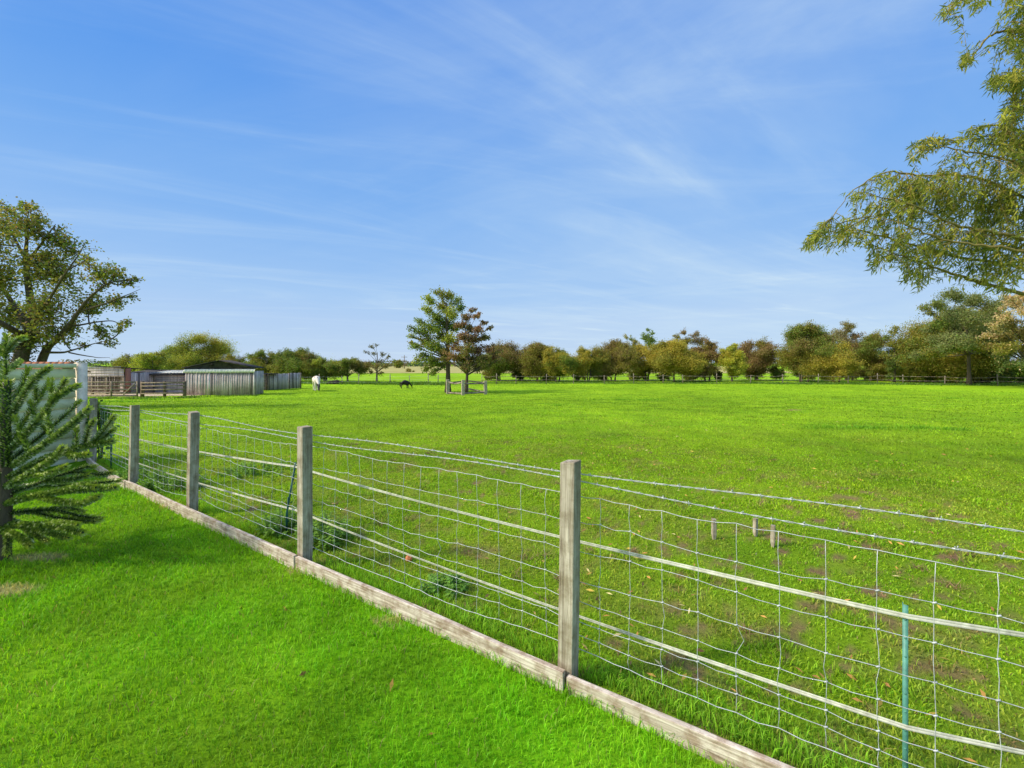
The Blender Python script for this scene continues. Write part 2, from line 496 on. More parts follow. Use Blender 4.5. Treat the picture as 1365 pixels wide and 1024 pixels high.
# ------------------------------------------------------------------ grass
def blades(x, y, z, h, w, lean, col, segs=2, up=None):
    """Blade meshes rooted at (x, y, z): vertices, quads, triangles, colours."""
    n = len(x)
    a = rng.uniform(0, 2 * np.pi, n); b = rng.uniform(0, 2 * np.pi, n)
    s = np.stack([np.cos(a), np.sin(a), np.zeros(n)], 1) * (w / 2)[:, None]
    d = np.stack([np.cos(b), np.sin(b), np.zeros(n)], 1)
    P0 = np.stack([x, y, z], 1)
    ln = (lean * h)[:, None]
    if segs == 2:
        P1 = P0 + d * ln * 0.35; P1[:, 2] += h * 0.6
        P2 = P0 + d * ln; P2[:, 2] += h * (1 - 0.3 * np.minimum(lean, 1))
        V = np.stack([P0 - s, P0 + s, P1 + s * 0.8, P1 - s * 0.8, P2], 1).reshape(-1, 3)
        k = np.arange(n)[:, None] * 5
        Q = k + np.array([[0, 1, 2, 3]]); T = k + np.array([[3, 2, 4]])
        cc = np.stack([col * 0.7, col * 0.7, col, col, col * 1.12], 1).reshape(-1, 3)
        return V, Q, T, cc
    P2 = P0 + d * ln; P2[:, 2] += h * 0.95
    V = np.stack([P0 - s, P0 + s, P2], 1).reshape(-1, 3)
    k = np.arange(n)[:, None] * 3
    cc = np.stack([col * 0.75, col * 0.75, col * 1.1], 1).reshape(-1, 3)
    return V, None, k + np.array([[0, 1, 2]]), cc


def polar(n, r0, r1, a0, a1, power):
    """Random points round the camera; areal density ~ r**-power."""
    u = rng.random(n); e = 2 - power
    if abs(e) < 1e-6: r = r0 * (r1 / r0) ** u
    else: r = (r0 ** e + u * (r1 ** e - r0 ** e)) ** (1 / e)
    a = rng.uniform(a0, a1, n)
    return r * np.sin(a), r * np.cos(a), r


x, y, r = polar(400000, 0.35, 9.0, R(-85), R(75), 1.1)
keep = (y < fence_y(x) - 0.035) & (y > -0.5)
wd = (x - WALL_C.x) * WALL_D.y - (y - WALL_C.y) * WALL_D.x
keep &= (wd < -0.02)
x, y, r = x[keep], y[keep], r[keep]
n = len(x)
edge = np.exp(-((fence_y(x) - y) / 0.16))
col = 1.2 * lawn_color(x, y) * rng.uniform(0.72, 1.30, (n, 1)) * (1 + rng.uniform(-.14, .22, (n, 1)) * np.array((1.0, 0.15, 0.5)))
hm = 0.8 + 0.5 * fbm(x, y, 2.2, 3, 21)
dead = rng.random(n) < .035; col[dead] = np.array((.42, .38, .12)) * rng.uniform(.6, 1.1, (dead.sum(), 1))
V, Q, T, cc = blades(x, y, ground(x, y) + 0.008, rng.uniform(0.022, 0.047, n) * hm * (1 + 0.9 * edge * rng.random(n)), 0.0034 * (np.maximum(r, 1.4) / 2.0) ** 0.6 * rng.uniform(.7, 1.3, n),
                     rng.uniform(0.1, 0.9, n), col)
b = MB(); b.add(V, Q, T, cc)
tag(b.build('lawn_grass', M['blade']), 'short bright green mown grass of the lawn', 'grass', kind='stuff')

# paddock turf: short, cropped, thinning over the bare earth
b = MB()
x, y, r = polar(420000, 1.3, 11.0, R(-60), R(72), 1.3)
k = (y > fence_y(x) + 0.05)
x, y, r = x[k], y[k], r[k]
sm_ = soil_mask(x, y); k = rng.random(len(x)) > smooth(7.5, 11, r) + sm_ * 0.93 + 0.45 * smooth(0.5, 0.64, fbm(x, y, 4, 3, 2))
x, y, r = x[k], y[k], r[k]; n = len(x)
col = 1.26 * pad_color(x, y) * rng.uniform(0.65, 1.35, (n, 1)) * (1 + rng.uniform(-.2, .35, (n, 1)) * np.array((1, .1, .4)))
dead = rng.random(n) < 0.05
col[dead] = np.array((0.30, 0.24, 0.09)) * rng.uniform(.6, 1.2, (dead.sum(), 1))
tuft = smooth(0.5, 0.75, fbm(x, y, 3.0, 3, 15))
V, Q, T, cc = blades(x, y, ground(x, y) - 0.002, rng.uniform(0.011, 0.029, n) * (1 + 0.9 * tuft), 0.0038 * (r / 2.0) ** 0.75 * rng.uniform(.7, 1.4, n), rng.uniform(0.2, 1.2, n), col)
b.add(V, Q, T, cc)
x, y, r = polar(360000, 6.5, 60.0, R(-62), R(62), 2.0)
k = (y > fence_y(x) + 0.1); x, y, r = x[k], y[k], r[k]; n = len(x)
k = rng.random(n) > soil_mask(x, y) * 0.9; x, y, r = x[k], y[k], r[k]; n = len(x)
col = 1.05 * pad_color(x, y) * rng.uniform(0.5, 1.45, (n, 1)) * (.8 + .4 * smooth(.35, .65, fbm(x, y, 2.2, 3, 71)))[:, None] * (1 + rng.uniform(-.12, .2, (n, 1)) * np.array((1, .1, .4)))
V, Q, T, cc = blades(x, y, ground(x, y) - 0.004, rng.uniform(0.012, 0.045, n) * (r / 8.0) ** 0.15, 0.011 * (r / 8.0) * rng.uniform(.6, 1.4, n), rng.uniform(0.2, 1.3, n), col, 1)
b.add(V, Q, T, cc)
tag(b.build('paddock_grass', M['blade']), 'short grazed grass and worn turf of the paddock', 'grass', kind='stuff')

# longer grass: along the foot of the fence, and tussocks out in the paddock
b = MB()
n = 17000
s = rng.random(n); x = -6.6 + s ** 0.75 * 10.6
off = 0.06 + rng.gamma(1.6, 0.075, n)
y = fence_y(x) + off / 0.843
k = rng.random(n) < smooth(0.28, 0.6, fbm(x, y, 1.6, 3, 30)) + 0.25; x, y, off = x[k], y[k], off[k]; n = len(x)
col = np.array((0.26, 0.54, 0.03)) * rng.uniform(.65, 1.35, (n, 1)) * (1 + rng.uniform(-.1, .3, (n, 1)) * np.array((1, .2, .5)))
V, Q, T, cc = blades(x, y, ground(x, y) - 0.005, rng.uniform(0.04, 0.12, n) * np.exp(-off * 2.2), rng.uniform(0.003, 0.006, n), rng.uniform(.1, .8, n), col)
b.add(V, Q, T, cc)
n = 9000                                                       # lawn side, under the lip of the boards
x = rng.uniform(-6.5, 3.5, n); y = fence_y(x) - 0.06 - rng.gamma(1.2, 0.03, n)
k = rng.random(n) < smooth(0.4, 0.7, fbm(x, y, 1.3, 3, 44)) + 0.1; x, y = x[k], y[k]; n = len(x)
col = np.array((0.23, 0.50, 0.014)) * rng.uniform(.7, 1.35, (n, 1))
V, Q, T, cc = blades(x, y, ground(x, y), rng.uniform(0.04, 0.10, n), rng.uniform(0.003, 0.005, n), rng.uniform(.1, .9, n), col)
b.add(V, Q, T, cc)
for (px, py, rx, ry, m_) in ((840, 533, 3.2, 1.2, 2600), (1180, 571, 2.0, .35, 2000), (1260, 573, 1.2, .3, 1200), (745, 541, .35, .2, 260), (355, 550, .3, .15, 260), (1265, 531, 1.6, .5, 500), (1110, 570, .8, .3, 500),
                         (160, 536, 3.5, .5, 2200), (200, 533, 2.0, .4, 900)):
    c = gp(px, py); a = rng.uniform(0, 6.28, m_); q_ = np.abs(rng.normal(0, .55, m_))
    x = c.x + np.cos(a) * q_ * rx; y = c.y + np.sin(a) * q_ * ry
    k = rng.random(m_) < smooth(0.42, 0.6, fbm(x, y, 1.5, 3, px)) + .1; x, y = x[k], y[k]; n = len(x)
    col = np.array((0.20, 0.42, 0.022)) * rng.uniform(.6, 1.35, (n, 1))
    V, Q, T, cc = blades(x, y, ground(x, y) - .01, rng.uniform(0.03, 0.10, n), 0.014 * (c.y / 10) * rng.uniform(.6, 1.3, n), rng.uniform(.1, .9, n), col)
    b.add(V, Q, T, cc)
# rough strip under the far boundary fence and hedge
for (p0, p1, m_, hh, wdt) in (((400, 511), (600, 512.5), 9000, .45, 1.2), ((650, 511), (1000, 511), 7000, .22, .7), ((1000, 511), (1400, 514), 9000, .30, 1.0), ((115, 532), (260, 530), 2500, .16, .4), ((255, 528), (345, 527.5), 900, .14, .2)):
    a0, a1 = gp(*p0), gp(*p1); u = rng.random(m_)
    x = a0.x + (a1.x - a0.x) * u + rng.normal(0, .1, m_); y = a0.y + (a1.y - a0.y) * u + rng.normal(0, wdt, m_)
    k = rng.random(m_) < smooth(0.3, 0.6, fbm(x, y, .7, 3, 51)) + .12; x, y = x[k], y[k]; n = len(x)
    col = np.array((0.11, 0.23, 0.03)) * rng.uniform(.55, 1.4, (n, 1)) * (1 + rng.uniform(-.1, .5, (n, 1)) * np.array((1, .2, .3)))
    V, Q, T, cc = blades(x, y, ground(x, y) - .02, rng.uniform(0.3, 1.0, n) * hh, rng.uniform(.04, .09, n), rng.uniform(.1, .8, n), col)
    b.add(V, Q, T, cc)
tag(b.build('long_grass', M['blade']), 'longer uncut grass along fence feet and in tussocks', 'grass', kind='stuff')


def scatter_leaves(name, label, spec, mat):
    b = MB()
    for (x, y, sz, cols) in spec:
        n = len(x); z = ground(x, y) + rng.uniform(.012, .035, n)
        a = rng.uniform(0, 6.28, n); d = np.stack([np.cos(a), np.sin(a), rng.uniform(-.35, .35, n)], 1); e = np.stack([-np.sin(a), np.cos(a), rng.uniform(-.6, .6, n)], 1)
        L = (sz * rng.uniform(.7, 1.3, n))[:, None]; P = np.stack([x, y, z], 1)
        V = np.stack([P - d * L, P + e * L * .22 + [0, 0, .006], P + d * L, P - e * L * .22], 1).reshape(-1, 3)
        cc = np.asarray(cols)[rng.integers(0, len(cols), n)] * rng.uniform(.7, 1.2, (n, 1))
        b.add(V, np.arange(n)[:, None] * 4 + np.array([[0, 1, 2, 3]]), None, np.repeat(cc, 4, 0))
    tag(b.build(name, mat), label, 'leaves', kind='stuff')


x, y, r = polar(620, 1.4, 16, R(8), R(66), 1.4); k = y > fence_y(x) + .2; x, y = x[k], y[k]
x2, y2, r2 = polar(240, 1.8, 16, R(-40), R(20), 1.2); k = y2 > fence_y(x2) + .2; x2, y2 = x2[k], y2[k]
pl = [gp(*p) for p in ((321, 812), (380, 815), (522, 922), (575, 985), (233, 750), (405, 903))]
scatter_leaves('fallen_leaves', 'yellow and brown willow leaves fallen on the turf', [
    (x, y, 0.028, ((.60, .42, .08), (.55, .30, .08), (.42, .20, .07), (.62, .52, .22))),
    (x2, y2, 0.030, ((.34, .20, .08), (.40, .28, .10))),
    (np.array([p.x for p in pl]), np.array([p.y for p in pl]), np.full(len(pl), .02) + .012, ((.40, .24, .05), (.30, .17, .05)))], M['dry'])

# ------------------------------------------------------------------ yard and far fields
def sheet(name, pts, lift, mat, sub=24):
    """A draped four-cornered sheet following the ground."""
    p = [Vector(q) for q in pts]; u = np.linspace(0, 1, sub)
    U, Vv = np.meshgrid(u, u, indexing='ij')
    X = ((1 - U) * (1 - Vv) * p[0].x + U * (1 - Vv) * p[1].x + U * Vv * p[2].x + (1 - U) * Vv * p[3].x).ravel()
    Yy = ((1 - U) * (1 - Vv) * p[0].y + U * (1 - Vv) * p[1].y + U * Vv * p[2].y + (1 - U) * Vv * p[3].y).ravel()
    I = np.arange(sub * sub).reshape(sub, sub)
    q = np.stack([I[:-1, :-1], I[1:, :-1], I[1:, 1:], I[:-1, 1:]], -1).reshape(-1, 4)
    b = MB(); b.add(np.stack([X, Yy, ground(X, Yy) + lift], 1), q)
    return tag(b.build(name, mat, sm=True), kind='structure')


sheet('sandy_yard', [(-33, 30.4, 0), (-23.4, 31.2, 0), (-23.4, 41, 0), (-40, 41, 0)], 0.02, M['yard'])
sheet('stubble_field', [(-160, 105, 0), (70, 105, 0), (190, 330, 0), (-260, 330, 0)], 0.05, M['field_line'])

# ------------------------------------------------------------------ the garden fence
def bevel_block(size, bev, warp=0.0, seed=0, subdiv=0, axis=2):
    """A sawn timber with worn edges, centred, as (verts, quads/tris) through bmesh."""
    bm = bmesh.new(); bmesh.ops.create_cube(bm, size=1.0)
    bmesh.ops.scale(bm, vec=Vector(size), verts=bm.verts)
    bmesh.ops.bevel(bm, geom=bm.edges[:], offset=bev, segments=2, affect='EDGES', profile=0.6)
    if subdiv:
        es = [e for e in bm.edges if abs((e.verts[0].co - e.verts[1].co)[axis]) > size[axis] * 0.5]
        bmesh.ops.subdivide_edges(bm, edges=es, cuts=subdiv)
    rr_ = random.Random(seed); ph = rr_.random() * 6
    for v in bm.verts:
        t = v.co[axis] / size[axis]
        o = (axis + 1) % 3
        v.co[o] += warp * math.sin(3.0 * t + ph) ; v.co[(axis + 2) % 3] += warp * 0.6 * math.sin(5 * t + ph * 2)
    bmesh.ops.triangulate(bm, faces=[f for f in bm.faces if len(f.verts) > 4])
    return bm


def bm_obj(name, bm, mat, parent, loc, rot=(0, 0, 0)):
    me = bpy.data.meshes.new(name); bm.to_mesh(me); bm.free()
    at = me.color_attributes.new('Col', 'FLOAT_COLOR', 'POINT')
    at.data.foreach_set('color', np.ones(len(me.vertices) * 4, np.float32))
    o = bpy.data.objects.new(name, me); C.objects.link(o); me.materials.append(mat)
    o.parent = parent; o.location = loc; o.rotation_euler = rot
    return o


def fence_dir(k0, k1):
    a, b_ = FP[k0], FP[k1]; d = Vector((b_[0] - a[0], b_[1] - a[1], 0)); return d.normalized(), d.length


FO = Vector((0.279, 2.12, 0))
wf = thing('wire_fence', FO, 'stock fence of square wooden posts, wire netting, barbed strands and foot boards beside the lawn', 'fence')
NRM = Vector((0.54, 0.84, 0))                                   # towards the paddock
tops = {'E': 1.02, 'D': 1.06, 'C': 1.075, 'B': 1.10, 'A': 1.105, 'F': 1.10, 'G': 1.10}
leans = {'E': (-.01, .01), 'D': (.045, .01), 'C': (.02, .0), 'B': (.025, -.01), 'A': (.013, .012), 'F': (.0, .01), 'G': (.01, 0)}
order = ['E', 'D', 'C', 'B', 'A', 'F', 'G']
for i, k in enumerate(order):
    d, L = fence_dir(order[max(0, i - 1)], order[min(len(order) - 1, i + 1)])
    top = tops[k]; h = top + 0.35; sz = 0.084 if k != 'E' else 0.08
    bm = bevel_block((sz * 0.92, sz, h), 0.006, 0.004, i, 6)
    for v in bm.verts:
        if v.co.z > h * 0.45: v.co.z += 0.012 * math.sin(i * 2.1) * v.co.x / sz
    lx_, ly_ = leans[k]
    bm_obj('post', bm, M['post'], wf, Vector((FP[k][0], FP[k][1], top - h / 2)) - FO, (-ly_, lx_, math.atan2(d.y, d.x)))


def net_pt(x, z, off=0.062):
    """Point on the netting plane, on the paddock side of the posts."""
    y = float(fence_y(x))
    return Vector((x, y, z)) + NRM * off


# boards along the foot of the fence, on the garden side of the posts
def board(k0, k1, e0, e1, z0, z1, name='foot_board', w=0.118, off=-0.068, bow=0.0):
    a = Vector((*FP[k0], 0)); b_ = Vector((*FP[k1], 0)); d = (b_ - a).normalized(); nn = Vector((-d.y, d.x, 0))
    if nn.dot(NRM) < 0: nn = -nn
    a = a + d * e0 + nn * off; b_ = b_ + d * e1 + nn * off
    L = (b_ - a).length
    bm = bevel_block((L, 0.028, w), 0.004, 0.0, 1, 10, 0)
    for v in bm.verts:
        t = v.co.x / L
        v.co.z += (z0 + (z1 - z0) * (t + 0.5)) + 0.006 * math.sin(7 * t + L) * 0.8
        v.co.y += bow * (0.25 - t * t) + 0.004 * math.sin(9 * t)
    return bm_obj(name, bm, M['board'], wf, (a + b_) / 2 - FO + Vector((0, 0, w / 2 - 0.008)), (0, 0, math.atan2(d.y, d.x)))


board('E', 'D', -0.02, -0.004, 0.0, 0.005, bow=-0.12)
board('D', 'B', 0.004, -0.004, 0.005, 0.006, bow=0.02)
board('B', 'A', 0.004, 0.012, 0.006, 0.004)
board('A', 'F', 0.024, -0.004, -0.016, 0.004, off=-0.064)
board('F', 'G', 0.004, 0.3, 0.004, 0.0)

# netting: eight line wires, stay wires every 15 cm, knots
zs = [0.135, 0.213, 0.290, 0.392, 0.500, 0.637, 0.777, 0.925]
ux = 0.843
stay_x = np.arange(0.279 + 0.735 * ux - 0.15 * ux * 62, 4.2, 0.15 * ux)
stay_x = stay_x[stay_x > -6.6]
jit = np.random.default_rng(4)
sag = lambda x, i: 0.007 * math.sin(x * 1.9 + i * 1.3) + 0.005 * math.sin(x * 5.1 + i * 2.2) - (0.035 * math.exp(-((x + 4.2) / .5) ** 2) if i < 3 else 0)
offs = lambda x, z: 0.055 + 0.018 * (0.5 + 0.5 * math.sin(x * 3.4 + 1.0)) + 0.008 * math.sin(x * 7 + z * 6)
scal = lambda x: np.interp(x, [-6.7, -4.8, -3.4, -1.6], [0.90, 0.955, 0.97, 1.0])
b = MB()
knots = np.zeros((len(zs), len(stay_x), 3))
for i, z in enumerate(zs):
    pts = []
    for j, x in enumerate(stay_x):
        zz = z * scal(x) + sag(x, i) + jit.normal(0, .0035)
        p = net_pt(x, zz, offs(x, z)); knots[i, j] = p
        pts.append(p)
        if j + 1 < len(stay_x):
            xm = x + 0.075 * ux
            pts.append(net_pt(xm, z * scal(xm) + sag(xm, i) - 0.004 + jit.normal(0, .002), offs(xm, z)))
    b.tube(pts, 0.0017 if i in (0, 7) else 0.0014, 5)
for j in range(len(stay_x)):
    pts = []
    for i in range(len(zs)):
        pts.append(knots[i, j] + jit.normal(0, .0022, 3) * [1, 1, 0])
        if i + 1 < len(zs):
            m = (knots[i, j] + knots[i + 1, j]) / 2 + jit.normal(0, .0032, 3) * [1, 1, 0]
            if j % 11 == 4 and i == 3: m = m + np.array((0.022, -0.014, 0))
            pts.append(m)
    b.tube(pts, 0.0012, 5)
    for i in range(1, 7):
        k = Vector(knots[i, j]); b.beam(k - Vector((.005, -.003, .003)), k + Vector((.005, -.003, .003)), .005, .005)
b.build('wire_netting', M['wire'], wf, FO)


def barbed(z, ph):
    b = MB(); xs = np.arange(-6.65, 4.15, 0.012); zz = [z * scal(x) + 0.012 * math.sin(x * 1.3 + ph) - 0.014 * math.sin((x + ph) * 2.7) for x in xs]
    for s in (0, math.pi):
        t = xs / 0.045 * math.pi
        P = [net_pt(x, q_ + 0.0022 * math.sin(tt + s), 0.056 + 0.0022 * math.cos(tt + s)) for x, q_, tt in zip(xs, zz, t)]
        b.tube(P, 0.0014, 4)
    bx = np.arange(-6.6 + ph * .02, 4.1, 0.088)
    for x in bx:
        q_ = float(np.interp(x, xs, zz)); c = net_pt(x, q_, 0.056)
        for k in range(4):
            a = k * 1.57 + jit.random() * 1.2
            dv = Vector((math.cos(a) * 0.55 * (1 if k % 2 else -1), -math.sin(a) * 0.5, math.sin(a))).normalized() * jit.uniform(.011, .016)
            b.beam(c - dv * 0.3 + Vector((.002 * k, -.0013 * k, 0)), c + dv, 0.0022, 0.0022)
        b.tube([c - Vector((.008, -.005, 0)), c + Vector((.008, -.005, 0))], 0.0036, 5)
    return b.build('barbed_wire', M['wire'], wf, FO)


barbed(1.040, 0.3); barbed(0.985, 1.9)
for k in ('D', 'C', 'B', 'A', 'F'):                              # staples holding the wires to the posts
    for z in zs[::2] + [1.04, 0.985]:
        p = net_pt(FP[k][0], z * float(scal(FP[k][0])), 0.052); b = MB(); b.beam(p - Vector((0, 0, .012)), p + Vector((0, 0, .012)), .003, .004); b.build('staple', M['wire'], wf, FO)


# ------------------------------------------------------------------ electric fence inside the paddock
EO = Vector((1.49, 1.62, 0))
ef = thing('electric_fence', EO, 'two white electric tapes on slim green stakes just behind the wire netting', 'electric fence')
SK = [(-6.03, 6.43, 0.63, 0), (-2.10, 3.98, 0.67, 1), (1.49, 1.62, 0.675, 2), (3.35, 1.10, 0.67, 2)]
for (x, y, h, kind) in SK:
    b = MB(); z0 = gz(x, y)
    if kind == 2:                                                # folded steel angle
        b.box((0, 0, (h - 0.25) / 2), (0.0165, 0.003, h + 0.25)); b.box((-0.0067, 0.0115, (h - 0.25) / 2), (0.003, 0.020, h + 0.25))
        for k in range(9): b.box((0.0, -0.0022, 0.06 + k * 0.07), (0.006, 0.0015, 0.006))
        b.build('stake', M['stake'], ef, None, loc=Vector((x, y, z0)) - EO, rot=(0, 0, -0.74))
    else:                                                        # plastic pigtail stake with clips
        b.tube([(0, 0, -0.15), (0.004, 0, 0.2), (0.085, 0, h)] if kind else [(0, 0, -0.15), (0, 0, h)], [0.010, 0.0095, 0.009] if kind else 0.009, 8)
        b.tube([(0.012, -0.012, 0.02), (0.022, -0.012, 0.35)], 0.005, 6)
        for z in np.linspace(.12, h - .03, 7):
            ox = 0.085 * max(0, (z - .1) / (h - .1)) if kind else 0
            b.tube([(ox + .006, 0, z), (ox + .020, 0, z + .004), (ox + .020, 0, z + .018)], 0.0035, 5)
        b.build('stake', M['stake_dark'], ef, None, loc=Vector((x, y, z0)) - EO)


def tape(zlist, w, name):
    b = MB(); pts = []
    for i in range(len(SK) - 1):
        a, c = SK[i], SK[i + 1]; m_ = 26
        for j in range(m_ + (i == len(SK) - 2)):
            t = j / m_
            pts.append((a[0] + (c[0] - a[0]) * t + (0.085 * (1 - t) if i == 1 else 0.085 * t if i == 0 else 0), a[1] + (c[1] - a[1]) * t - 0.006,
                        zlist[i] + (zlist[i + 1] - zlist[i]) * t - 0.035 * 4 * t * (1 - t) * (0.5 if i == 2 else 1)))
    P = np.array(pts); tw = np.array([0.25 * math.sin(i * .21) + 0.12 * math.sin(i * .9) for i in range(len(P))])
    d = np.gradient(P, axis=0); d /= np.linalg.norm(d, axis=1)[:, None]
    side = np.cross(d, (0, 0, 1)); side /= np.linalg.norm(side, axis=1)[:, None]
    upv = np.cross(side, d)
    wv = upv * np.cos(tw)[:, None] + side * np.sin(tw)[:, None]; nv = np.cross(d, wv)
    prof = [(-1, .0), (-.92, .5), (-.15, .5), (-.06, .1), (.06, .1), (.15, .5), (.92, .5), (1, 0), (.92, -.5), (-.92, -.5)]
    k = len(prof)
    V = np.stack([P + wv * (w / 2 * u) + nv * (0.0022 * v) for u, v in prof], 1)
    I = np.arange(len(P) * k).reshape(len(P), k); In = np.roll(I, -1, 1)
    b.add(V.reshape(-1, 3), np.stack([I[:-1], I[1:], In[1:], In[:-1]], -1).reshape(-1, 4))
    b.build(name, M['tape'], ef, EO)


tape([0.55, 0.628, 0.635, 0.625], 0.0185, 'tape'); tape([0.24, 0.225, 0.215, 0.215], 0.0175, 'tape')

# three short pegs in the turf
for i, (px, py, h, lean, lab) in enumerate(((952, 719, .185, (.02, -.03), 'short grey wooden peg in the turf, left of the three pegs and standing alone'),
                                        (1007, 715, .165, (-.02, .02), 'short brownish wooden peg in the turf, middle and farthest of the three pegs'),
                                        (1030, 729, .185, (.01, .05), 'short grey wooden peg in the turf, right-hand and nearest of the three pegs'))):
    c = gp(px, py); r_ = random.Random(i)
    bm = bevel_block((.034, .032, h + .1), .005, .002, i, 3)
    me = bpy.data.meshes.new('wooden_peg'); 
    for v in bm.verts:
        v.co.z += h / 2 - .05
        if v.co.z < -.02: v.co.x *= .4; v.co.y *= .4
        v.co.x += r_.uniform(-.002, .002)
    bm.to_mesh(me); bm.free()
    at = me.color_attributes.new('Col', 'FLOAT_COLOR', 'POINT')
    o = bpy.data.objects.new('wooden_peg', me); C.objects.link(o); me.materials.append(M['post'])
    o.location = c; o.rotation_euler = (lean[0], lean[1], i * .4)
    tag(o, lab, 'peg', 'wooden pegs in the paddock')

# an orange windfall
c = gp(545, 748); bm = bmesh.new(); bmesh.ops.create_uvsphere(bm, u_segments=20, v_segments=14, radius=.028)
for v in bm.verts:
    q_ = math.hypot(v.co.x, v.co.y)
    v.co.z *= .86; v.co.z -= .008 * math.exp(-(q_ / .009) ** 2) * (1 if v.co.z > 0 else -1)
bmesh.ops.create_cone(bm, segments=6, radius1=.0022, radius2=.0016, depth=.016, cap_ends=True, matrix=Matrix.Translation((0, 0, .023)))
for f in bm.faces: f.smooth = True
me = bpy.data.meshes.new('windfall_apple'); bm.to_mesh(me); bm.free(); me.materials.append(M['fruit'])
o = bpy.data.objects.new('windfall_apple', me); C.objects.link(o); o.location = c + Vector((0, 0, .022)); o.rotation_euler = (.7, .4, 0)
tag(o, 'small round orange fruit lying on the turf behind the netting', 'apple')

# ------------------------------------------------------------------ garden wall of pale green boards
WO = WALL_C
gw = thing('garden_wall', WO, 'pale green boarded garden wall with pinkish concrete corner post', 'wall')
WL = 6.2; wrot = math.atan2(WALL_D.y, WALL_D.x)
# local frame: x runs along the wall towards the garden, +y = garden side
def wall_box(b, x0, x1, y0, y1, z0, z1, col=None): b.box(((x0 + x1) / 2, (y0 + y1) / 2, (z0 + z1) / 2), (x1 - x0, y1 - y0, z1 - z0), None, col)


b = MB(); wall_box(b, -.058, .058, -.058, .058, -.3, 1.585); wall_box(b, -.05, .05, -.05, .05, 1.585, 1.60)
b.build('corner_post', M['concrete'], gw, rot=(0, 0, wrot))
b = MB(); wall_box(b, 3.0, 3.13, -.065, .065, -.3, 1.585); b.build('middle_post', M['concrete'], gw, rot=(0, 0, wrot))
for (x0, x1) in ((.078, 2.997), (3.133, WL)):
    b = MB(); rr_ = random.Random(int(x0 * 10)); z = -.05
    while z < 1.38:
        h = .150; t = rr_.uniform(.85, 1.08)
        P = [(x0, -.02, z), (x1, -.02, z), (x1, .034, z), (x0, .034, z), (x0, -.02, z + h), (x1, -.02, z + h), (x1, .014, z + h), (x0, .014, z + h)]
        b.add(P, [(0, 3, 2, 1), (4, 5, 6, 7), (0, 1, 5, 4), (1, 2, 6, 5), (2, 3, 7, 6), (3, 0, 4, 7)], None, (t, t, t * .97)); z += h + .006
    b.build('board_panel', M['wall_paint'], gw, rot=(0, 0, wrot))
b = MB(); wall_box(b, .079, WL, -.045, .05, 1.515, 1.58, (1, 1, 1)); b.build('coping', M['wall_paint'], gw, rot=(0, 0, wrot))


# ------------------------------------------------------------------ trees
def rot_rand(n, up=0.0):
    d = rng.normal(size=(n, 3)); d[:, 2] += up
    d /= np.linalg.norm(d, axis=1)[:, None]
    e = rng.normal(size=(n, 3)); e -= d * (d * e).sum(1)[:, None]; e /= np.linalg.norm(e, axis=1)[:, None]
    return d, e


def leaves(b, P, size, cols, aspect=0.62, droop=0.0, var=0.25):
    """One small folded leaf (or leaf tuft) per point."""
    n = len(P); d, e = rot_rand(n)
    d[:, 2] -= droop; d /= np.linalg.norm(d, axis=1)[:, None]
    L = (size * rng.uniform(.6, 1.35, n))[:, None] * 0.5
    nn = np.cross(d, e)
    V = np.stack([P - d * L, P + e * L * aspect - nn * L * .18, P + d * L, P - e * L * aspect - nn * L * .18], 1).reshape(-1, 3)
    k = np.arange(n)[:, None] * 4
    cc = cols * rng.uniform(1 - var, 1 + var, (n, 1)) * (1 + rng.uniform(-.12, .12, (n, 3)))
    b.add(V, None, np.concatenate([k + [[0, 1, 2]], k + [[0, 2, 3]]]), np.repeat(cc, 4, 0))


def bez(p0, p1, p2, n):
    t = np.linspace(0, 1, n)[:, None]; p0, p1, p2 = (np.array(tuple(p)) for p in (p0, p1, p2))
    return (1 - t) ** 2 * p0 + 2 * t * (1 - t) * p1 + t * t * p2


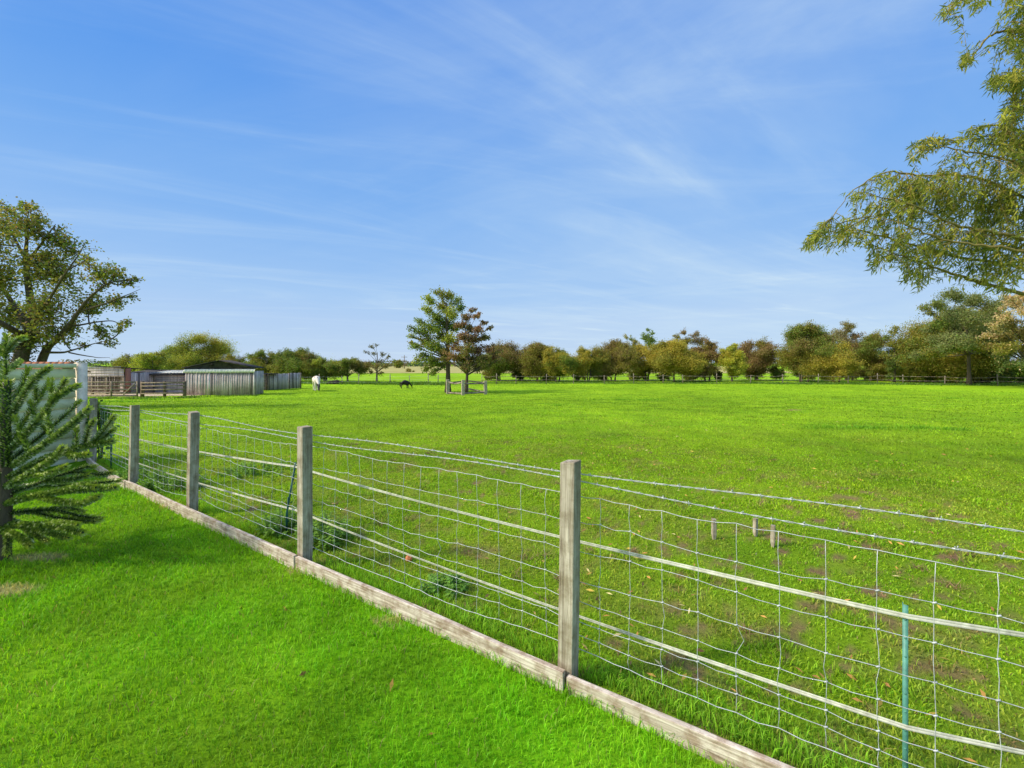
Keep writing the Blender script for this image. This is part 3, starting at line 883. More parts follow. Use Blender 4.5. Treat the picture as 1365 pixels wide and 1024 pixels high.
def make_tree(name, label, base, trunk_top, blobs, palette, leaf=.12, cover=2.0, r0=.15, bark='bark', twigs=7, shell=.55, trunks=1,
              flat=.85, group=None, lean=0.0, jitter=.12, cat='tree', stub=.55, bare=0.0, leafm='leaf', spread=.55, fork=(.35, .95)):
    """Trunk with limbs to each leaf clump, twigs inside each clump, leaves along the twigs.
    blobs: (centre Vector, radius[, palette index]); palette: list of albedos."""
    base = Vector(base); t = thing(name, base, label, cat, group)
    tb = MB(); cb = MB()
    top = Vector(trunk_top)
    stems = []
    for k in range(trunks):
        o = Vector((rng.normal(0, .8) * r0 * (trunks > 1) * 2.2, rng.normal(0, .8) * r0 * (trunks > 1) * 2, 0))
        mid = base.lerp(top, .5) + Vector((rng.normal(0, jitter), rng.normal(0, jitter), 0)) + o * 1.6
        e = top + o * 2.2
        path = bez(base + o - Vector((0, 0, .15)), mid, e, 10)
        rad = r0 / math.sqrt(trunks) * (1 - 0.72 * np.linspace(0, 1, 10)); rad[0] *= 1.5; rad[1] *= 1.12
        tb.tube(path, rad, 8); stems.append((path, rad))
    for bl in blobs:
        c = np.array(tuple(bl[0])); rad_b = bl[1]; pi = bl[2] if len(bl) > 2 else None
        path, rad = stems[rng.integers(len(stems))]
        H = path[-1][2] - path[0][2]
        f = np.clip((c[2] - path[0][2]) / max(H, .01) * .92 - .55 * np.hypot(c[0] - path[-1][0], c[1] - path[-1][1]) / max(H, .01) + rng.uniform(-.10, .04), fork[0], fork[1])
        i = f * (len(path) - 1); i0 = int(min(i, len(path) - 2)); st = path[i0] + (path[i0 + 1] - path[i0]) * (i - i0)
        rr0 = float(np.interp(i, range(len(rad)), rad)) * .5
        ctrl = st + (c - st) * stub; ctrl[2] = st[2] + (c[2] - st[2]) * (stub + .22)
        ctrl = ctrl + rng.normal(0, .06 * np.linalg.norm(c - st) + 1e-3, 3)
        limb = bez(st, ctrl, c, 8)
        tb.tube(limb, np.linspace(rr0, max(.006, rr0 * .25), 8), 6, cap=False)
        area = math.pi * rad_b ** 2
        n = int(cover * 2.6 * area / (leaf * leaf * .5)) + 4
        nt2 = max(3, twigs)
        per = n // nt2 + 1
        if pi is None:
            base_c = np.array(palette)[rng.integers(len(palette))]; mix = .65
        else: base_c = np.array(palette[pi]); mix = .8
        for k in range(nt2):
            dv = rng.normal(size=3); dv[2] = dv[2] * flat + .15; dv /= np.linalg.norm(dv)
            s0 = limb[rng.integers(4, 8)]
            e = c + dv * rad_b * rng.uniform(shell, 1.22) * np.array((1, 1, flat))
            m_ = (s0 + e) / 2 + rng.normal(0, .12 * rad_b, 3) + [0, 0, .1 * rad_b]
            tw = bez(s0, m_, e, 6)
            tb.tube(tw, np.linspace(max(.004, rr0 * .24), .003 + leaf * .02, 6), 4, cap=False)
            if rng.random() < bare: continue
            u = rng.uniform(.12, 1.04, per) ** .8
            P = np.stack([np.interp(u, np.linspace(0, 1, 6), tw[:, j]) for j in range(3)], 1)
            P = P + rng.normal(0, 1, (per, 3)) * rad_b * spread * .40 * np.array((1, 1, .75))
            cc = np.where(rng.random((per, 1)) < mix, base_c, np.array(palette)[rng.integers(0, len(palette), per)])
            leaves(cb, P, np.full(per, leaf), cc)
    tb.build('trunk', M[bark], t, base, sm=True)
    cb.build('crown', M[leafm], t, base)
    return t


OLIVE = (.300, .270, .045); YEL = (.480, .385, .055); GREEN = (.200, .265, .045); DKG = (.125, .175, .040); RED = (.300, .195, .080); BRN = (.270, .205, .070)
LIME = (.420, .440, .065); PINE = (.170, .240, .125); CREAM = (.64, .47, .24); BRT = (0.500, 0.475, 0.050); GREY = (.33, .29, .16)


def crown_blobs(px, w, top, bot, Y, n, rfac=.34, shape=1.0, depth=.8):
    """Leaf clumps filling an uneven crown w wide (photo pixels) between two rows, at depth Y."""
    s = Y / FPX; W_ = w * s / 2; zt = EYE - (top - HOR) * s; zb = EYE - (bot - HOR) * s; x0 = (px - CX) * s
    H = (zt - zb); out = []
    for k in range(n):
        f = (k + rng.random()) / n
        prof = math.sin(math.pi * min(1, (.12 + .80 * f ** shape))) ** .65
        a = rng.uniform(0, 6.283); q_ = math.sqrt(rng.random()) * .85
        r = rfac * W_ * rng.uniform(.65, 1.2) * (1.0 if f < .8 else .7)
        r = min(r, H * .35)
        out.append((Vector((x0 + math.cos(a) * q_ * W_ * prof, Y + math.sin(a) * q_ * W_ * prof * depth, zb + r * .6 + f * (H - 1.5 * r))), r))
    return out


# the hedgerow across the far side of the paddock
HED = [  # px, width, top, crown bottom, Y, n clumps, palette, trunks, label, name
    (668, 58, 458, 496, 61, 16, (BRN, OLIVE, GREEN, RED), 3, 'brownish hawthorn in the hedgerow just right of the guarded copper tree', 'hawthorn_tree'),
    (712, 46, 456, 500, 60, 16, (RED, BRN, OLIVE), 2, 'reddish brown hedgerow tree left of the first yellow-green one', 'hawthorn_tree'),
    (744, 44, 464, 503, 58, 16, (YEL, OLIVE, OLIVE, GREEN), 2, 'yellow-green bushy hedgerow tree with foliage down to the tape fence', 'field_maple_tree'),
    (783, 44, 464, 502, 59, 15, (OLIVE, YEL, OLIVE, GREEN), 3, 'olive and yellow rounded hedgerow tree over a dark low thicket', 'field_maple_tree'),
    (818, 50, 453, 498, 60, 18, (RED, BRN, BRN, OLIVE), 3, 'rusty brown hedgerow tree on three dark stems', 'hawthorn_tree'),
    (840, 30, 446, 490, 66, 9, (GREEN, OLIVE, YEL), 1, 'slim pale green tree rising behind the rusty three-stemmed tree', 'hedgerow_tree'),
    (866, 42, 434, 478, 95, 11, (DKG, GREEN, GREEN), 1, 'dark green umbrella-topped tree far behind the hedgerow', 'umbrella_tree'),
    (862, 42, 460, 498, 61, 14, (BRN, OLIVE, YEL), 2, 'brown and olive hedgerow tree below the far umbrella-topped tree', 'hawthorn_tree'),
    (898, 56, 452, 499, 58, 20, (YEL, OLIVE, YEL, OLIVE), 2, 'broad golden olive hedgerow tree in front of a reddish one', 'field_maple_tree'),
    (916, 42, 439, 480, 66, 10, (RED, GREY, OLIVE), 1, 'tall thin reddish tree showing above the golden olive one', 'hedgerow_tree'),
    (942, 40, 454, 502, 59, 16, (RED, RED, BRN, OLIVE), 2, 'dark russet hedgerow tree between the golden and the lime-yellow ones', 'hawthorn_tree'),
    (976, 36, 458, 502, 58, 13, (BRT, YEL, LIME), 1, 'bright lime-yellow small hedgerow tree', 'field_maple_tree'),
    (1008, 48, 453, 502, 62, 15, (RED, BRN, RED, OLIVE), 2, 'red-brown hedgerow tree left of the largest rounded one', 'hawthorn_tree'),
    (1070, 74, 427, 502, 57, 32, (OLIVE, BRN, OLIVE, GREEN), 3, 'largest rounded olive-brown hedgerow tree', 'oak_tree'),
    (1108, 52, 458, 500, 55, 17, (YEL, OLIVE, OLIVE), 3, 'low yellowish bushy tree at the right foot of the largest olive-brown tree', 'field_maple_tree'),
    (1130, 46, 428, 488, 62, 14, (GREY, RED, OLIVE, BRN), 2, 'tall thin-topped reddish tree right of the largest olive-brown one', 'hedgerow_tree'),
    (1160, 48, 444, 502, 60, 18, (BRN, OLIVE, OLIVE, GREEN), 2, 'brown and olive hedgerow tree left of the sparse upright one', 'hawthorn_tree'),
    (1192, 40, 431, 506, 56, 14, (GREEN, OLIVE, GREEN, DKG), 1, 'sparse upright green tree with sky showing through its top', 'poplar_tree'),
    (1232, 56, 436, 506, 58, 20, (OLIVE, YEL, GREEN, OLIVE), 2, 'olive bushy tree left of the blue-green pine', 'field_maple_tree'),
]
for (px, w, top, bot, Y, n, pal, tk, lab, nm) in HED:
    if nm not in ('oak_tree', 'umbrella_tree', 'poplar_tree'): w *= 1.32; n = int(n * 1.35); top -= 3; bot += 4
    base = Vector(((px - CX) / FPX * Y, Y, gz((px - CX) / FPX * Y, Y))); tt = pt(px, top + (bot - top) * .45, Y)
    sparse = nm in ('poplar_tree', 'hedgerow_tree', 'umbrella_tree')
    make_tree(nm, lab, base, tt, crown_blobs(px, w, top, bot, Y, n, .42 if not sparse else .36, .8 if nm != 'umbrella_tree' else .5), pal, leaf=.13 if Y < 80 else .24,
              cover=2.3 if not sparse else 1.7, r0=.16 if tk > 1 else .13, trunks=tk, twigs=13, group='hedgerow trees across the paddock', bare=.0 if not sparse else .12)

# thicket filling the foot of the hedge: separate low bushes
for i, (px, w, top, bot, Y, pal, lab) in enumerate((
        (655, 26, 486, 508, 63, (DKG, BRN), 'low brownish bush close behind the right side of the tree guard'),
        (728, 36, 490, 509, 63, (DKG, OLIVE, DKG), 'low dark bush between the reddish and the first yellow-green hedgerow trees'),
        (802, 24, 492, 508, 63, (DKG, BRN), 'low brown-green bush left of the rusty three-stemmed tree'),
        (850, 34, 492, 508, 64, (DKG, OLIVE), 'low dark bush below the far umbrella-topped tree'),
        (884, 22, 491, 509, 60, (DKG, DKG), 'small blackish bush at the foot of the golden olive tree'),
        (925, 26, 492, 508, 62, (DKG, BRN), 'low dark bush left of the dark russet tree'),
        (958, 20, 493, 508, 61, (DKG, OLIVE), 'small dark bush between the russet and lime-yellow trees'),
        (1085, 60, 488, 508, 62, (DKG, OLIVE, DKG), 'wide dark bush under the largest olive-brown tree'),
        (1175, 40, 486, 509, 62, (DKG, GREEN), 'dark bush left of the sparse upright tree'),
        (690, 34, 488, 508, 63, (DKG, OLIVE), 'low dark bush in the hedge foot right of the guarded trees'),
        (770, 24, 490, 509, 62, (DKG, GREEN), 'low dark bush under the olive and yellow hedgerow trees'),
        (1035, 30, 484, 507, 63, (GREEN, OLIVE), 'green bush in the hedge foot left of the largest tree'),
        (1140, 60, 486, 508, 63, (DKG, OLIVE, BRN), 'wide dark bush under the thin-topped reddish tree'),
        (1212, 44, 484, 511, 56, (GREEN, OLIVE), 'green bush at the foot of the sparse upright tree'),
        (1262, 46, 476, 512, 56, (OLIVE, DKG, YEL), 'olive undergrowth bush left of the pine trunk'),
        (1350, 56, 474, 514, 52, (DKG, GREEN, DKG), 'dark green bush under the cream and yellow autumn tree'),
        (1316, 48, 478, 514, 55, (DKG, BRN, DKG), 'dark undergrowth bush right of the pine trunk'))):
    base = Vector(((px - CX) / FPX * Y, Y, gz(0, Y)))
    make_tree('hedge_bush', lab, base, pt(px, (top + bot) / 2, Y), crown_blobs(px, w, top, bot, Y, 9, .45, .9), pal, leaf=.15, cover=2.2, r0=.06, trunks=3, group='bushes at the hedge foot', cat='bush')

# pine and the pale autumn tree at the right
Y = 49; base = Vector(((1292 - CX) / FPX * Y, Y, gz(0, Y)))
bl = []
for (px, py, r, d) in ((1270, 395, 12, 0), (1300, 402, 14, 2), (1245, 408, 10, -1), (1232, 413, 7, 0), (1325, 410, 13, 1), (1265, 420, 14, 2), (1295, 425, 15, -2), (1325, 430, 14, 1), (1250, 432, 10, 0), (1235, 438, 8, 1), (1275, 440, 13, 3), (1310, 445, 14, 0),
                       (1255, 452, 13, -1), (1280, 458, 15, -2.5), (1262, 462, 12, -2), (1300, 460, 11, -2), (1320, 462, 12, 1), (1240, 468, 11, 1), (1225, 475, 9, 2), (1335, 470, 12, 1), (1345, 440, 12, 1)):
    bl.append((pt(px, py, Y + d), r * Y / FPX, 0 if r > 11 else None))
make_tree('pine_tree', 'large blue-green pine with a reddish trunk right of the hedgerow', base, pt(1288, 415, Y), bl, ((.23, .255, .085), (.20, .23, .075), OLIVE, GREEN), leaf=.16, cover=3.0, r0=.20, bark='bark', flat=.8, twigs=10, fork=(.42, .98), spread=.75)
Y = 44; base = Vector(((1372 - CX) / FPX * Y, Y, gz(0, Y))); bl = []
for (px, py, r, c_) in ((1350, 405, 12, 0), (1362, 395, 12, 0), (1375, 410, 16, 0), (1338, 418, 9, 0), (1325, 432, 8, 0), (1345, 430, 12, 1), (1312, 447, 7, 0), (1330, 448, 11, 1), (1355, 445, 14, 1), (1380, 440, 18, 1), (1318, 462, 9, 1), (1340, 465, 14, 2), (1365, 468, 15, 2), (1390, 470, 18, 2),
                        (1330, 482, 11, 3), (1350, 488, 13, 3), (1372, 490, 15, 3), (1395, 492, 15, 3), (1405, 420, 20, 1), (1410, 450, 20, 2), (1346, 398, 8, 0)):
    bl.append((pt(px, py, Y + rng.uniform(-2.5, 2.5)), r * Y / FPX, c_))
make_tree('autumn_tree', 'autumn tree turning cream and yellow at the right frame edge beside the pine', base, pt(1372, 420, Y), bl, (CREAM, (.28, .22, .06), OLIVE, DKG), leaf=.15, cover=2.0, r0=.22, twigs=8)

Y = 54; base = Vector(((1300 - CX) / FPX * Y, Y, gz(0, Y)))
make_tree('oak_tree', 'broad olive tree mass close behind the blue-green pine', base, pt(1300, 445, Y), crown_blobs(1284, 165, 404, 507, Y, 54, .28, .8, .4), (OLIVE, YEL, GREEN, BRN, OLIVE), leaf=.15, cover=2.2, r0=.26, twigs=12, trunks=3)

# ------------------------------------------------------------------ the two guarded trees
Y = 37.0; base = Vector(((597 - CX) / FPX * Y, Y, gz((597 - CX) / FPX * Y, Y))); bl = []
for (px, py, r, d) in ((585, 392, 9, 0), (600, 393, 8, .5), (572, 400, 9, -.5), (610, 402, 9, 0), (590, 408, 11, .8), (568, 412, 8, 0), (603, 418, 11, -.8), (580, 424, 12, 0), (613, 412, 7, .6), (597, 432, 12, .5), (575, 438, 12, -.6),
                       (556, 430, 7, .3), (548, 437, 6, 0), (560, 442, 9, -.4), (547, 448, 5, .4), (585, 448, 12, 1), (564, 456, 11, .5), (552, 462, 7, -.5), (600, 450, 10, -1), (577, 464, 12, -.8), (594, 468, 11, .6), (562, 474, 9, .6), (553, 482, 6, 0),
                       (572, 482, 10, -.6), (587, 486, 9, .5), (566, 492, 6, .3), (578, 496, 6, -.4), (548, 458, 4, .2), (608, 436, 9, .8)):
    bl.append((pt(px, py, Y + d), r * Y / FPX))
make_tree('maple_tree', 'tall green and yellow tree with a straight trunk behind the wooden guard in mid paddock', base, pt(594, 405, Y), bl, (GREEN, OLIVE, GREEN, LIME, (.17, .22, .05)), leaf=.15, cover=2.1, r0=.22, twigs=10, spread=.70, fork=(.38, .97))
Y = 35.6; base = Vector(((621 - CX) / FPX * Y, Y, gz((621 - CX) / FPX * Y, Y))); bl = []
for (px, py, r, d) in ((630, 413, 5, 0), (622, 422, 7, .3), (638, 420, 6, -.3), (614, 434, 8, 0), (628, 437, 9, .4), (645, 430, 5, 0), (640, 440, 8, -.4), (655, 437, 4, .2), (618, 450, 10, -.5), (633, 453, 11, .5), (648, 450, 7, .3), (606, 462, 9, .3), (623, 468, 12, -.8),
                       (641, 467, 11, .6), (655, 465, 7, 0), (612, 478, 11, .5), (628, 482, 12, .8), (645, 480, 10, -.6), (600, 474, 8, -.5), (660, 476, 6, .3), (621, 488, 8, -.6), (637, 490, 8, .3), (652, 488, 6, .3), (666, 468, 4, 0), (668, 480, 4, 0), (592, 470, 6, .2), (588, 478, 5, -.3)):
    bl.append((pt(px, py, Y + d), r * Y / FPX, None if py < 478 else 3))
make_tree('copper_tree', 'smaller copper-brown tree growing inside the wooden guard', base, pt(624, 440, Y), bl, ((.32, .175, .10), (.28, .17, .085), (.36, .22, .10), (.22, .21, .055)), leaf=.14, cover=2.6, r0=.14, twigs=10, spread=.62, fork=(.30, .97))

tg_c = gp(620, 526)
tgd = thing('tree_guard', tg_c, 'square wooden post and rail guard round the foot of the two trees', 'tree guard')
GP = {'a': (597, 525.5, 506, .26), 'b': (617, 527, 506.5, .22), 'c': (623, 521, 497, .17), 'd': (647, 525.5, 508, .24)}
GW = {}
for k, (px, pb, ptop, w) in GP.items():
    p = gp(px, pb); h = (pb - ptop) * p.y / FPX; GW[k] = (p, h)
    bm = bevel_block((w, w, h + .3), .02, .01, ord(k), 3); bm_obj('post', bm, M['post'], tgd, p - tg_c + Vector((0, 0, h / 2 - .15)), (0, 0.02 if k == 'b' else -.02, .3))
def rail(k0, k1, z0, z1, sagv=0.0):
    a, c = GW[k0][0] + Vector((0, 0, z0)), GW[k1][0] + Vector((0, 0, z1)); m_ = (a + c) / 2 - Vector((0, 0, sagv)); b = MB()
    b.beam(a, m_, .05, .12, (1, 1, 1)); b.beam(m_ - (m_ - a).normalized() * .012, c, .052, .118, (1, 1, 1)); b.build('rail', M['rail'], tgd, tg_c)
rail('a', 'b', .98, .98, .12); rail('a', 'b', .12, .12); rail('b', 'd', .88, .86); rail('c', 'd', .92, .9); rail('b', 'd', .14, .14); rail('a', 'c', .9, .9); rail('c', 'd', .2, .15)

# ------------------------------------------------------------------ trees to the left, beyond the stables
LT = [
    (180, 40, 470, 500, 62, 12, ((.20, .17, .05), OLIVE, LIME), 2, 'pale brownish tree left of the tall lime-green trees', 'ash_tree', 1.5),
    (207, 44, 466, 502, 60, 15, (LIME, OLIVE, LIME, GREEN), 2, 'rounded yellow-green tree behind the long stable', 'willow_tree', 1.9),
    (268, 88, 440, 503, 66, 34, (LIME, LIME, (.16, .20, .03), YEL), 2, 'tallest light green tree with open limbs rising behind the sheds', 'willow_tree', .85),
    (235, 44, 456, 503, 70, 14, (LIME, GREEN, LIME), 2, 'light green tree overlapping the left side of the tallest one', 'willow_tree', 1.7),
    (308, 40, 470, 503, 66, 12, (YEL, LIME, BRN), 2, 'yellowish bush-topped tree right of the tallest light green tree', 'ash_tree', 1.7),
    (352, 62, 465, 505, 58, 22, (GREEN, OLIVE, GREEN, BRN), 2, 'dense dark green tree above the vertical board fence', 'hawthorn_tree', 2.4),
    (396, 56, 463, 506, 57, 20, (GREEN, OLIVE, DKG, BRN), 2, 'dense brown-tinged tree at the right end of the board fence', 'hawthorn_tree', 2.4),
    (432, 46, 474, 507, 56, 15, (OLIVE, LIME, GREEN), 2, 'olive tree standing above the white horse', 'field_maple_tree', 2.1),
    (464, 44, 475, 499, 55, 13, (OLIVE, BRN, GREEN), 1, 'small round-headed tree on one clear trunk right of the white horse', 'apple_tree', 2.0),
]
for (px, w, top, bot, Y, n, pal, tk, lab, nm, cov) in LT:
    if w < 60: w *= 1.35; n = int(n * 1.3)
    base = Vector(((px - CX) / FPX * Y, Y, gz((px - CX) / FPX * Y, Y)))
    make_tree(nm, lab, base, pt(px, top + (bot - top) * .4, Y), crown_blobs(px, w, top, bot, Y, n, .36, .75), pal, leaf=.13, cover=cov, r0=.2 if w > 60 else .14, trunks=tk, twigs=13, group='trees beyond the left boundary')
Y = 55; base = Vector(((502 - CX) / FPX * Y, Y, gz(-17, Y))); bl = []
for (px, py, r) in ((494, 462, 4), (502, 460, 3), (488, 470, 4), (498, 472, 4), (512, 472, 5), (518, 476, 4), (508, 482, 5), (490, 486, 6), (500, 490, 7), (512, 490, 7), (519, 486, 4), (494, 497, 5), (507, 498, 5)):
    bl.append((pt(px, py, Y + rng.uniform(-1, 1)), r * Y / FPX, 1 if py > 484 else 0))
make_tree('birch_tree', 'thin half-bare tree with a pale trunk and sparse tawny leaves', base, pt(503, 470, Y), bl, ((.16, .14, .06), (.25, .19, .06), OLIVE), leaf=.13, cover=.9, r0=.14, bark='bark_pale', twigs=7)
Y = 120; make_tree('field_bush', 'round brownish bush standing alone in the far field left of the guarded trees', Vector(((546 - CX) / FPX * Y, Y, gz(0, Y))), pt(546, 494, Y), crown_blobs(546, 13, 490, 500, Y, 8, .5, 1), (BRN, OLIVE), leaf=.3, cover=2, r0=.1, cat='bush')

# ------------------------------------------------------------------ the big tree behind the wall
Y = 17.0; base = pt(24, 484, Y); base.z = gz(base.x, Y)
t = thing('poplar_tree', base, 'large leaning tree with brown-tinged leaves standing behind the garden wall', 'tree')
tb = MB(); cb = MB()
LIMBS = {}
def limb(key, pts, r0, r1, jx=.05):
    P = [pt(px, py, Y + d) for px, py, d in pts]; A = np.array([tuple(p) for p in P])
    u = np.linspace(0, 1, len(A)); uu = np.linspace(0, 1, len(A) * 4)
    for _ in range(1): S_ = np.stack([np.interp(uu, u, A[:, j]) for j in range(3)], 1)
    S_[1:-1] = (S_[:-2] + 2 * S_[1:-1] + S_[2:]) / 4
    S_ = S_ + np.cumsum(rng.normal(0, jx * .3, S_.shape), 0) * np.linspace(0, 1, len(S_))[:, None] * .4
    tb.tube(S_, np.linspace(r0, r1, len(S_)), 8, cap=False); LIMBS[key] = S_
    return S_
zb = HOR + (EYE - base.z) * FPX / Y
limb('t', [(20, zb + 4, 0), (26, 485, 0), (33, 462, 0), (40, 440, 0), (44, 415, .2), (40, 385, .5), (36, 350, .6), (40, 310, .4), (42, 285, .3)], .27, .012)
limb('a', [(45, zb, .6), (55, 482, .6), (64, 462, .5), (78, 452, .3), (92, 436, 0), (108, 415, -.3), (125, 395, -.5), (150, 378, -.6)], .17, .02)
limb('b', [(60, 470, .5), (85, 470, .2), (100, 466, 0), (125, 458, -.2), (148, 452, -.3)], .05, .01)
limb('c', [(92, 470, .1), (110, 474, 0), (128, 477, -.2), (146, 477, -.2)], .03, .006)
limb('d', [(42, 430, 0), (62, 405, -.5), (80, 375, -1), (100, 345, -1.2), (112, 325, -1)], .065, .010)
limb('e', [(40, 440, 0), (20, 410, 1), (0, 380, 1.2), (-20, 340, 1)], .14, .02)
limb('f', [(35, 450, 0), (0, 430, -1), (-40, 410, -1.3), (-80, 380, -1)], .13, .02)
limb('g', [(92, 436, 0), (125, 430, .3), (150, 428, .5), (168, 436, .5)], .04, .008)
limb('h', [(108, 415, -.3), (140, 405, -.6), (165, 395, -.8), (188, 385, -.8)], .04, .006)
limb('i', [(36, 350, .6), (60, 320, .2), (75, 300, 0)], .06, .01)
limb('j', [(36, 350, .6), (15, 310, .9), (5, 285, 1)], .06, .01)
allp = np.concatenate([v[3:] for v in LIMBS.values()])
PAL = np.array(((.27, .275, .05), (.19, .24, .05), (.36, .27, .085), (.40, .35, .06), (.32, .21, .09)))
for (px, py, r, cv) in ((30, 300, 32, 1), (2, 305, 36, 1), (68, 318, 28, 1), (104, 335, 22, .9), (48, 352, 42, 1.1), (0, 372, 46, 1), (90, 368, 36, 1.1), (128, 362, 24, 1), (155, 366, 18, .9), (176, 378, 12, .8), (187, 372, 7, .8), (120, 402, 30, 1.1), (158, 402, 17, .9),
                      (60, 405, 40, 1.1), (18, 425, 36, 1.1), (98, 438, 24, .75), (135, 446, 20, .8), (160, 436, 12, .8), (170, 428, 8, .7), (-40, 325, 50, 1), (-50, 395, 55, 1), (-95, 365, 45, 1), (2, 276, 14, .8), (40, 278, 14, .8), (55, 292, 14, .8), (30, 272, 8, .7), (86, 322, 12, .8),
                      (118, 345, 12, .7), (140, 375, 16, .9), (72, 440, 20, .6), (150, 458, 9, .6), (112, 462, 10, .4), (50, 455, 10, .5), (178, 395, 8, .7), (10, 455, 18, .7), (38, 452, 20, .7), (22, 470, 14, .6), (62, 448, 16, .7), (52, 430, 20, .8), (85, 452, 12, .5)):
    rb = r * Y / FPX * .95
    c = np.array(tuple(pt(px, py, Y + rng.uniform(-1, 1) * min(2.2, rb * 1.3))))
    i0 = np.argmin(((allp - c) ** 2).sum(1) + (allp[:, 2] > c[2]) * .2); st = allp[i0]
    main = bez(st, (st + c) / 2 + rng.normal(0, .1, 3), c, 6); tb.tube(main, np.linspace(.028, .012, 6), 5, cap=False)
    nt2 = int(6 + r * .45); n = int(cv * 1.55 * math.pi * rb ** 2 / (.085 ** 2 * .5)); per = n // nt2 + 1
    for k in range(nt2):
        dv = rng.normal(size=3); dv /= np.linalg.norm(dv); e = c + dv * rb * rng.uniform(.45, 1.05); s0 = main[rng.integers(2, 6)]
        tw = bez(s0, (s0 + e) / 2 + rng.normal(0, .1 * rb, 3) + [0, 0, .1 * rb], e, 6); tb.tube(tw, np.linspace(.010, .004, 6), 4, cap=False)
        u = rng.uniform(.15, 1.05, per); P = np.stack([np.interp(u, np.linspace(0, 1, 6), tw[:, j]) for j in range(3)], 1) + rng.normal(0, 1, (per, 3)) * rb * .16
        bc = PAL[rng.choice(5, p=(.40, .33, .11, .10, .06))]
        cc = np.where(rng.random((per, 1)) < .6, bc, PAL[rng.integers(0, 5, per)])
        leaves(cb, P, np.full(per, .095), cc, .75, .2)
# fine bare twigs and ivy round the trunk
for k in range(90):
    s0 = LIMBS['t'][rng.integers(4, 16)]; e = s0 + rng.normal(0, .5, 3) + [.1, 0, .1]
    tb.tube(bez(s0, (s0 + e) / 2 + rng.normal(0, .15, 3), e, 5), np.linspace(.012, .004, 5), 4, cap=False)
n = 1500; q_ = LIMBS['t'][rng.integers(3, 17, n)]; P = q_ + rng.normal(0, .24, (n, 3)); leaves(cb, P, np.full(n, .08), np.array((.06, .075, .025))[None] * np.ones((n, 1)))
tb.build('trunk', M['bark'], t, base, sm=True); cb.build('crown', M['leaf'], t, base)

# ------------------------------------------------------------------ the willow hanging in from the right
WB = Vector((10.2, 6.3, 0)); WB.z = gz(WB.x, WB.y)
wt = thing('willow_tree', WB, 'overhanging willow with long narrow leaves and arching yellow twigs at the right frame edge', 'tree')
tb = MB(); cb = MB(); Y = 5.9
tb.tube(bez(WB - Vector((0, 0, .2)), WB + Vector((.1, 0, 2)), WB + Vector((-.1, .1, 4.6)), 14), np.linspace(.34, .16, 14), 12)
hub = np.array(tuple(WB + Vector((-.05, .05, 2.6)))); hub2 = np.array(tuple(WB + Vector((-.1, .1, 4.4))))
def wp(px, py, d=0): return np.array(tuple(pt(px, py, Y + d)))
WL_ = []
def wlimb(h, pts, r0, r1):
    A = np.array([h] + [wp(*p) for p in pts]); u = np.linspace(0, 1, len(A)); uu = np.linspace(0, 1, len(A) * 6)
    S_ = np.stack([np.interp(uu, u, A[:, j]) for j in range(3)], 1)
    for _ in range(4): S_[1:-1] = (S_[:-2] + 2 * S_[1:-1] + S_[2:]) / 4
    S_[1:-1] += rng.normal(0, .008, S_[1:-1].shape)
    tb.tube(S_, np.linspace(r0, r1, len(S_)), 7, cap=False); WL_.append(S_); return S_
hub_lo = hub + [0, 0, -.35]
wlimb(hub_lo, [(1420, 402, .2), (1366, 393, .1), (1310, 377, 0), (1260, 362, -.1), (1215, 345, -.1), (1170, 330, -.2)], .036, .005)
wlimb(hub_lo, [(1420, 370, .5), (1340, 352, .5), (1270, 342, .4), (1200, 322, .3), (1140, 305, .2), (1100, 308, .2)], .032, .005)
wlimb(hub, [(1420, 330, -.3), (1340, 312, -.3), (1270, 300, -.3), (1210, 270, -.4), (1170, 262, -.4)], .030, .005)
wlimb(hub, [(1420, 290, .2), (1350, 255, .1), (1290, 232, 0), (1230, 235, 0), (1180, 228, 0), (1135, 252, 0), (1110, 290, 0)], .026, .003)
wlimb(hub, [(1420, 260, -.1), (1350, 212, -.2), (1300, 205, -.2), (1255, 195, -.2), (1210, 205, -.2)], .024, .003)
wlimb(hub2, [(1430, 120, 0), (1375, 90, 0), (1352, 130, 0), (1345, 200, 0)], .03, .004)
wlimb(hub2, [(1430, 60, .1), (1360, 40, .1), (1320, 45, .1), (1300, 70, .1), (1282, 95, .1)], .03, .003)
wlimb(hub2, [(1430, 20, -.1), (1350, -20, -.1), (1300, -15, -.1), (1268, 5, -.1), (1258, 30, -.1)], .03, .003)
wlimb(hub, [(1420, 200, .3), (1345, 168, .3), (1305, 168, .3), (1278, 190, .3)], .022, .003)
wlimb(hub2, [(1420, 140, -.2), (1372, 128, -.2), (1348, 145, -.2), (1336, 195, -.2)], .02, .003)
wlimb(hub, [(1420, 342, -.7), (1330, 330, -.7), (1260, 322, -.6), (1210, 300, -.6), (1162, 288, -.5)], .026, .003)
wlimb(hub, [(1420, 312, .7), (1350, 285, .7), (1290, 268, .6), (1240, 250, .6), (1208, 246, .5)], .026, .003)
allp = np.concatenate([v[8:] for v in WL_])
WPAL = np.array(((.20, .235, .035), (.29, .30, .04), (.38, .33, .05), (.14, .18, .04), (.44, .44, .05)))
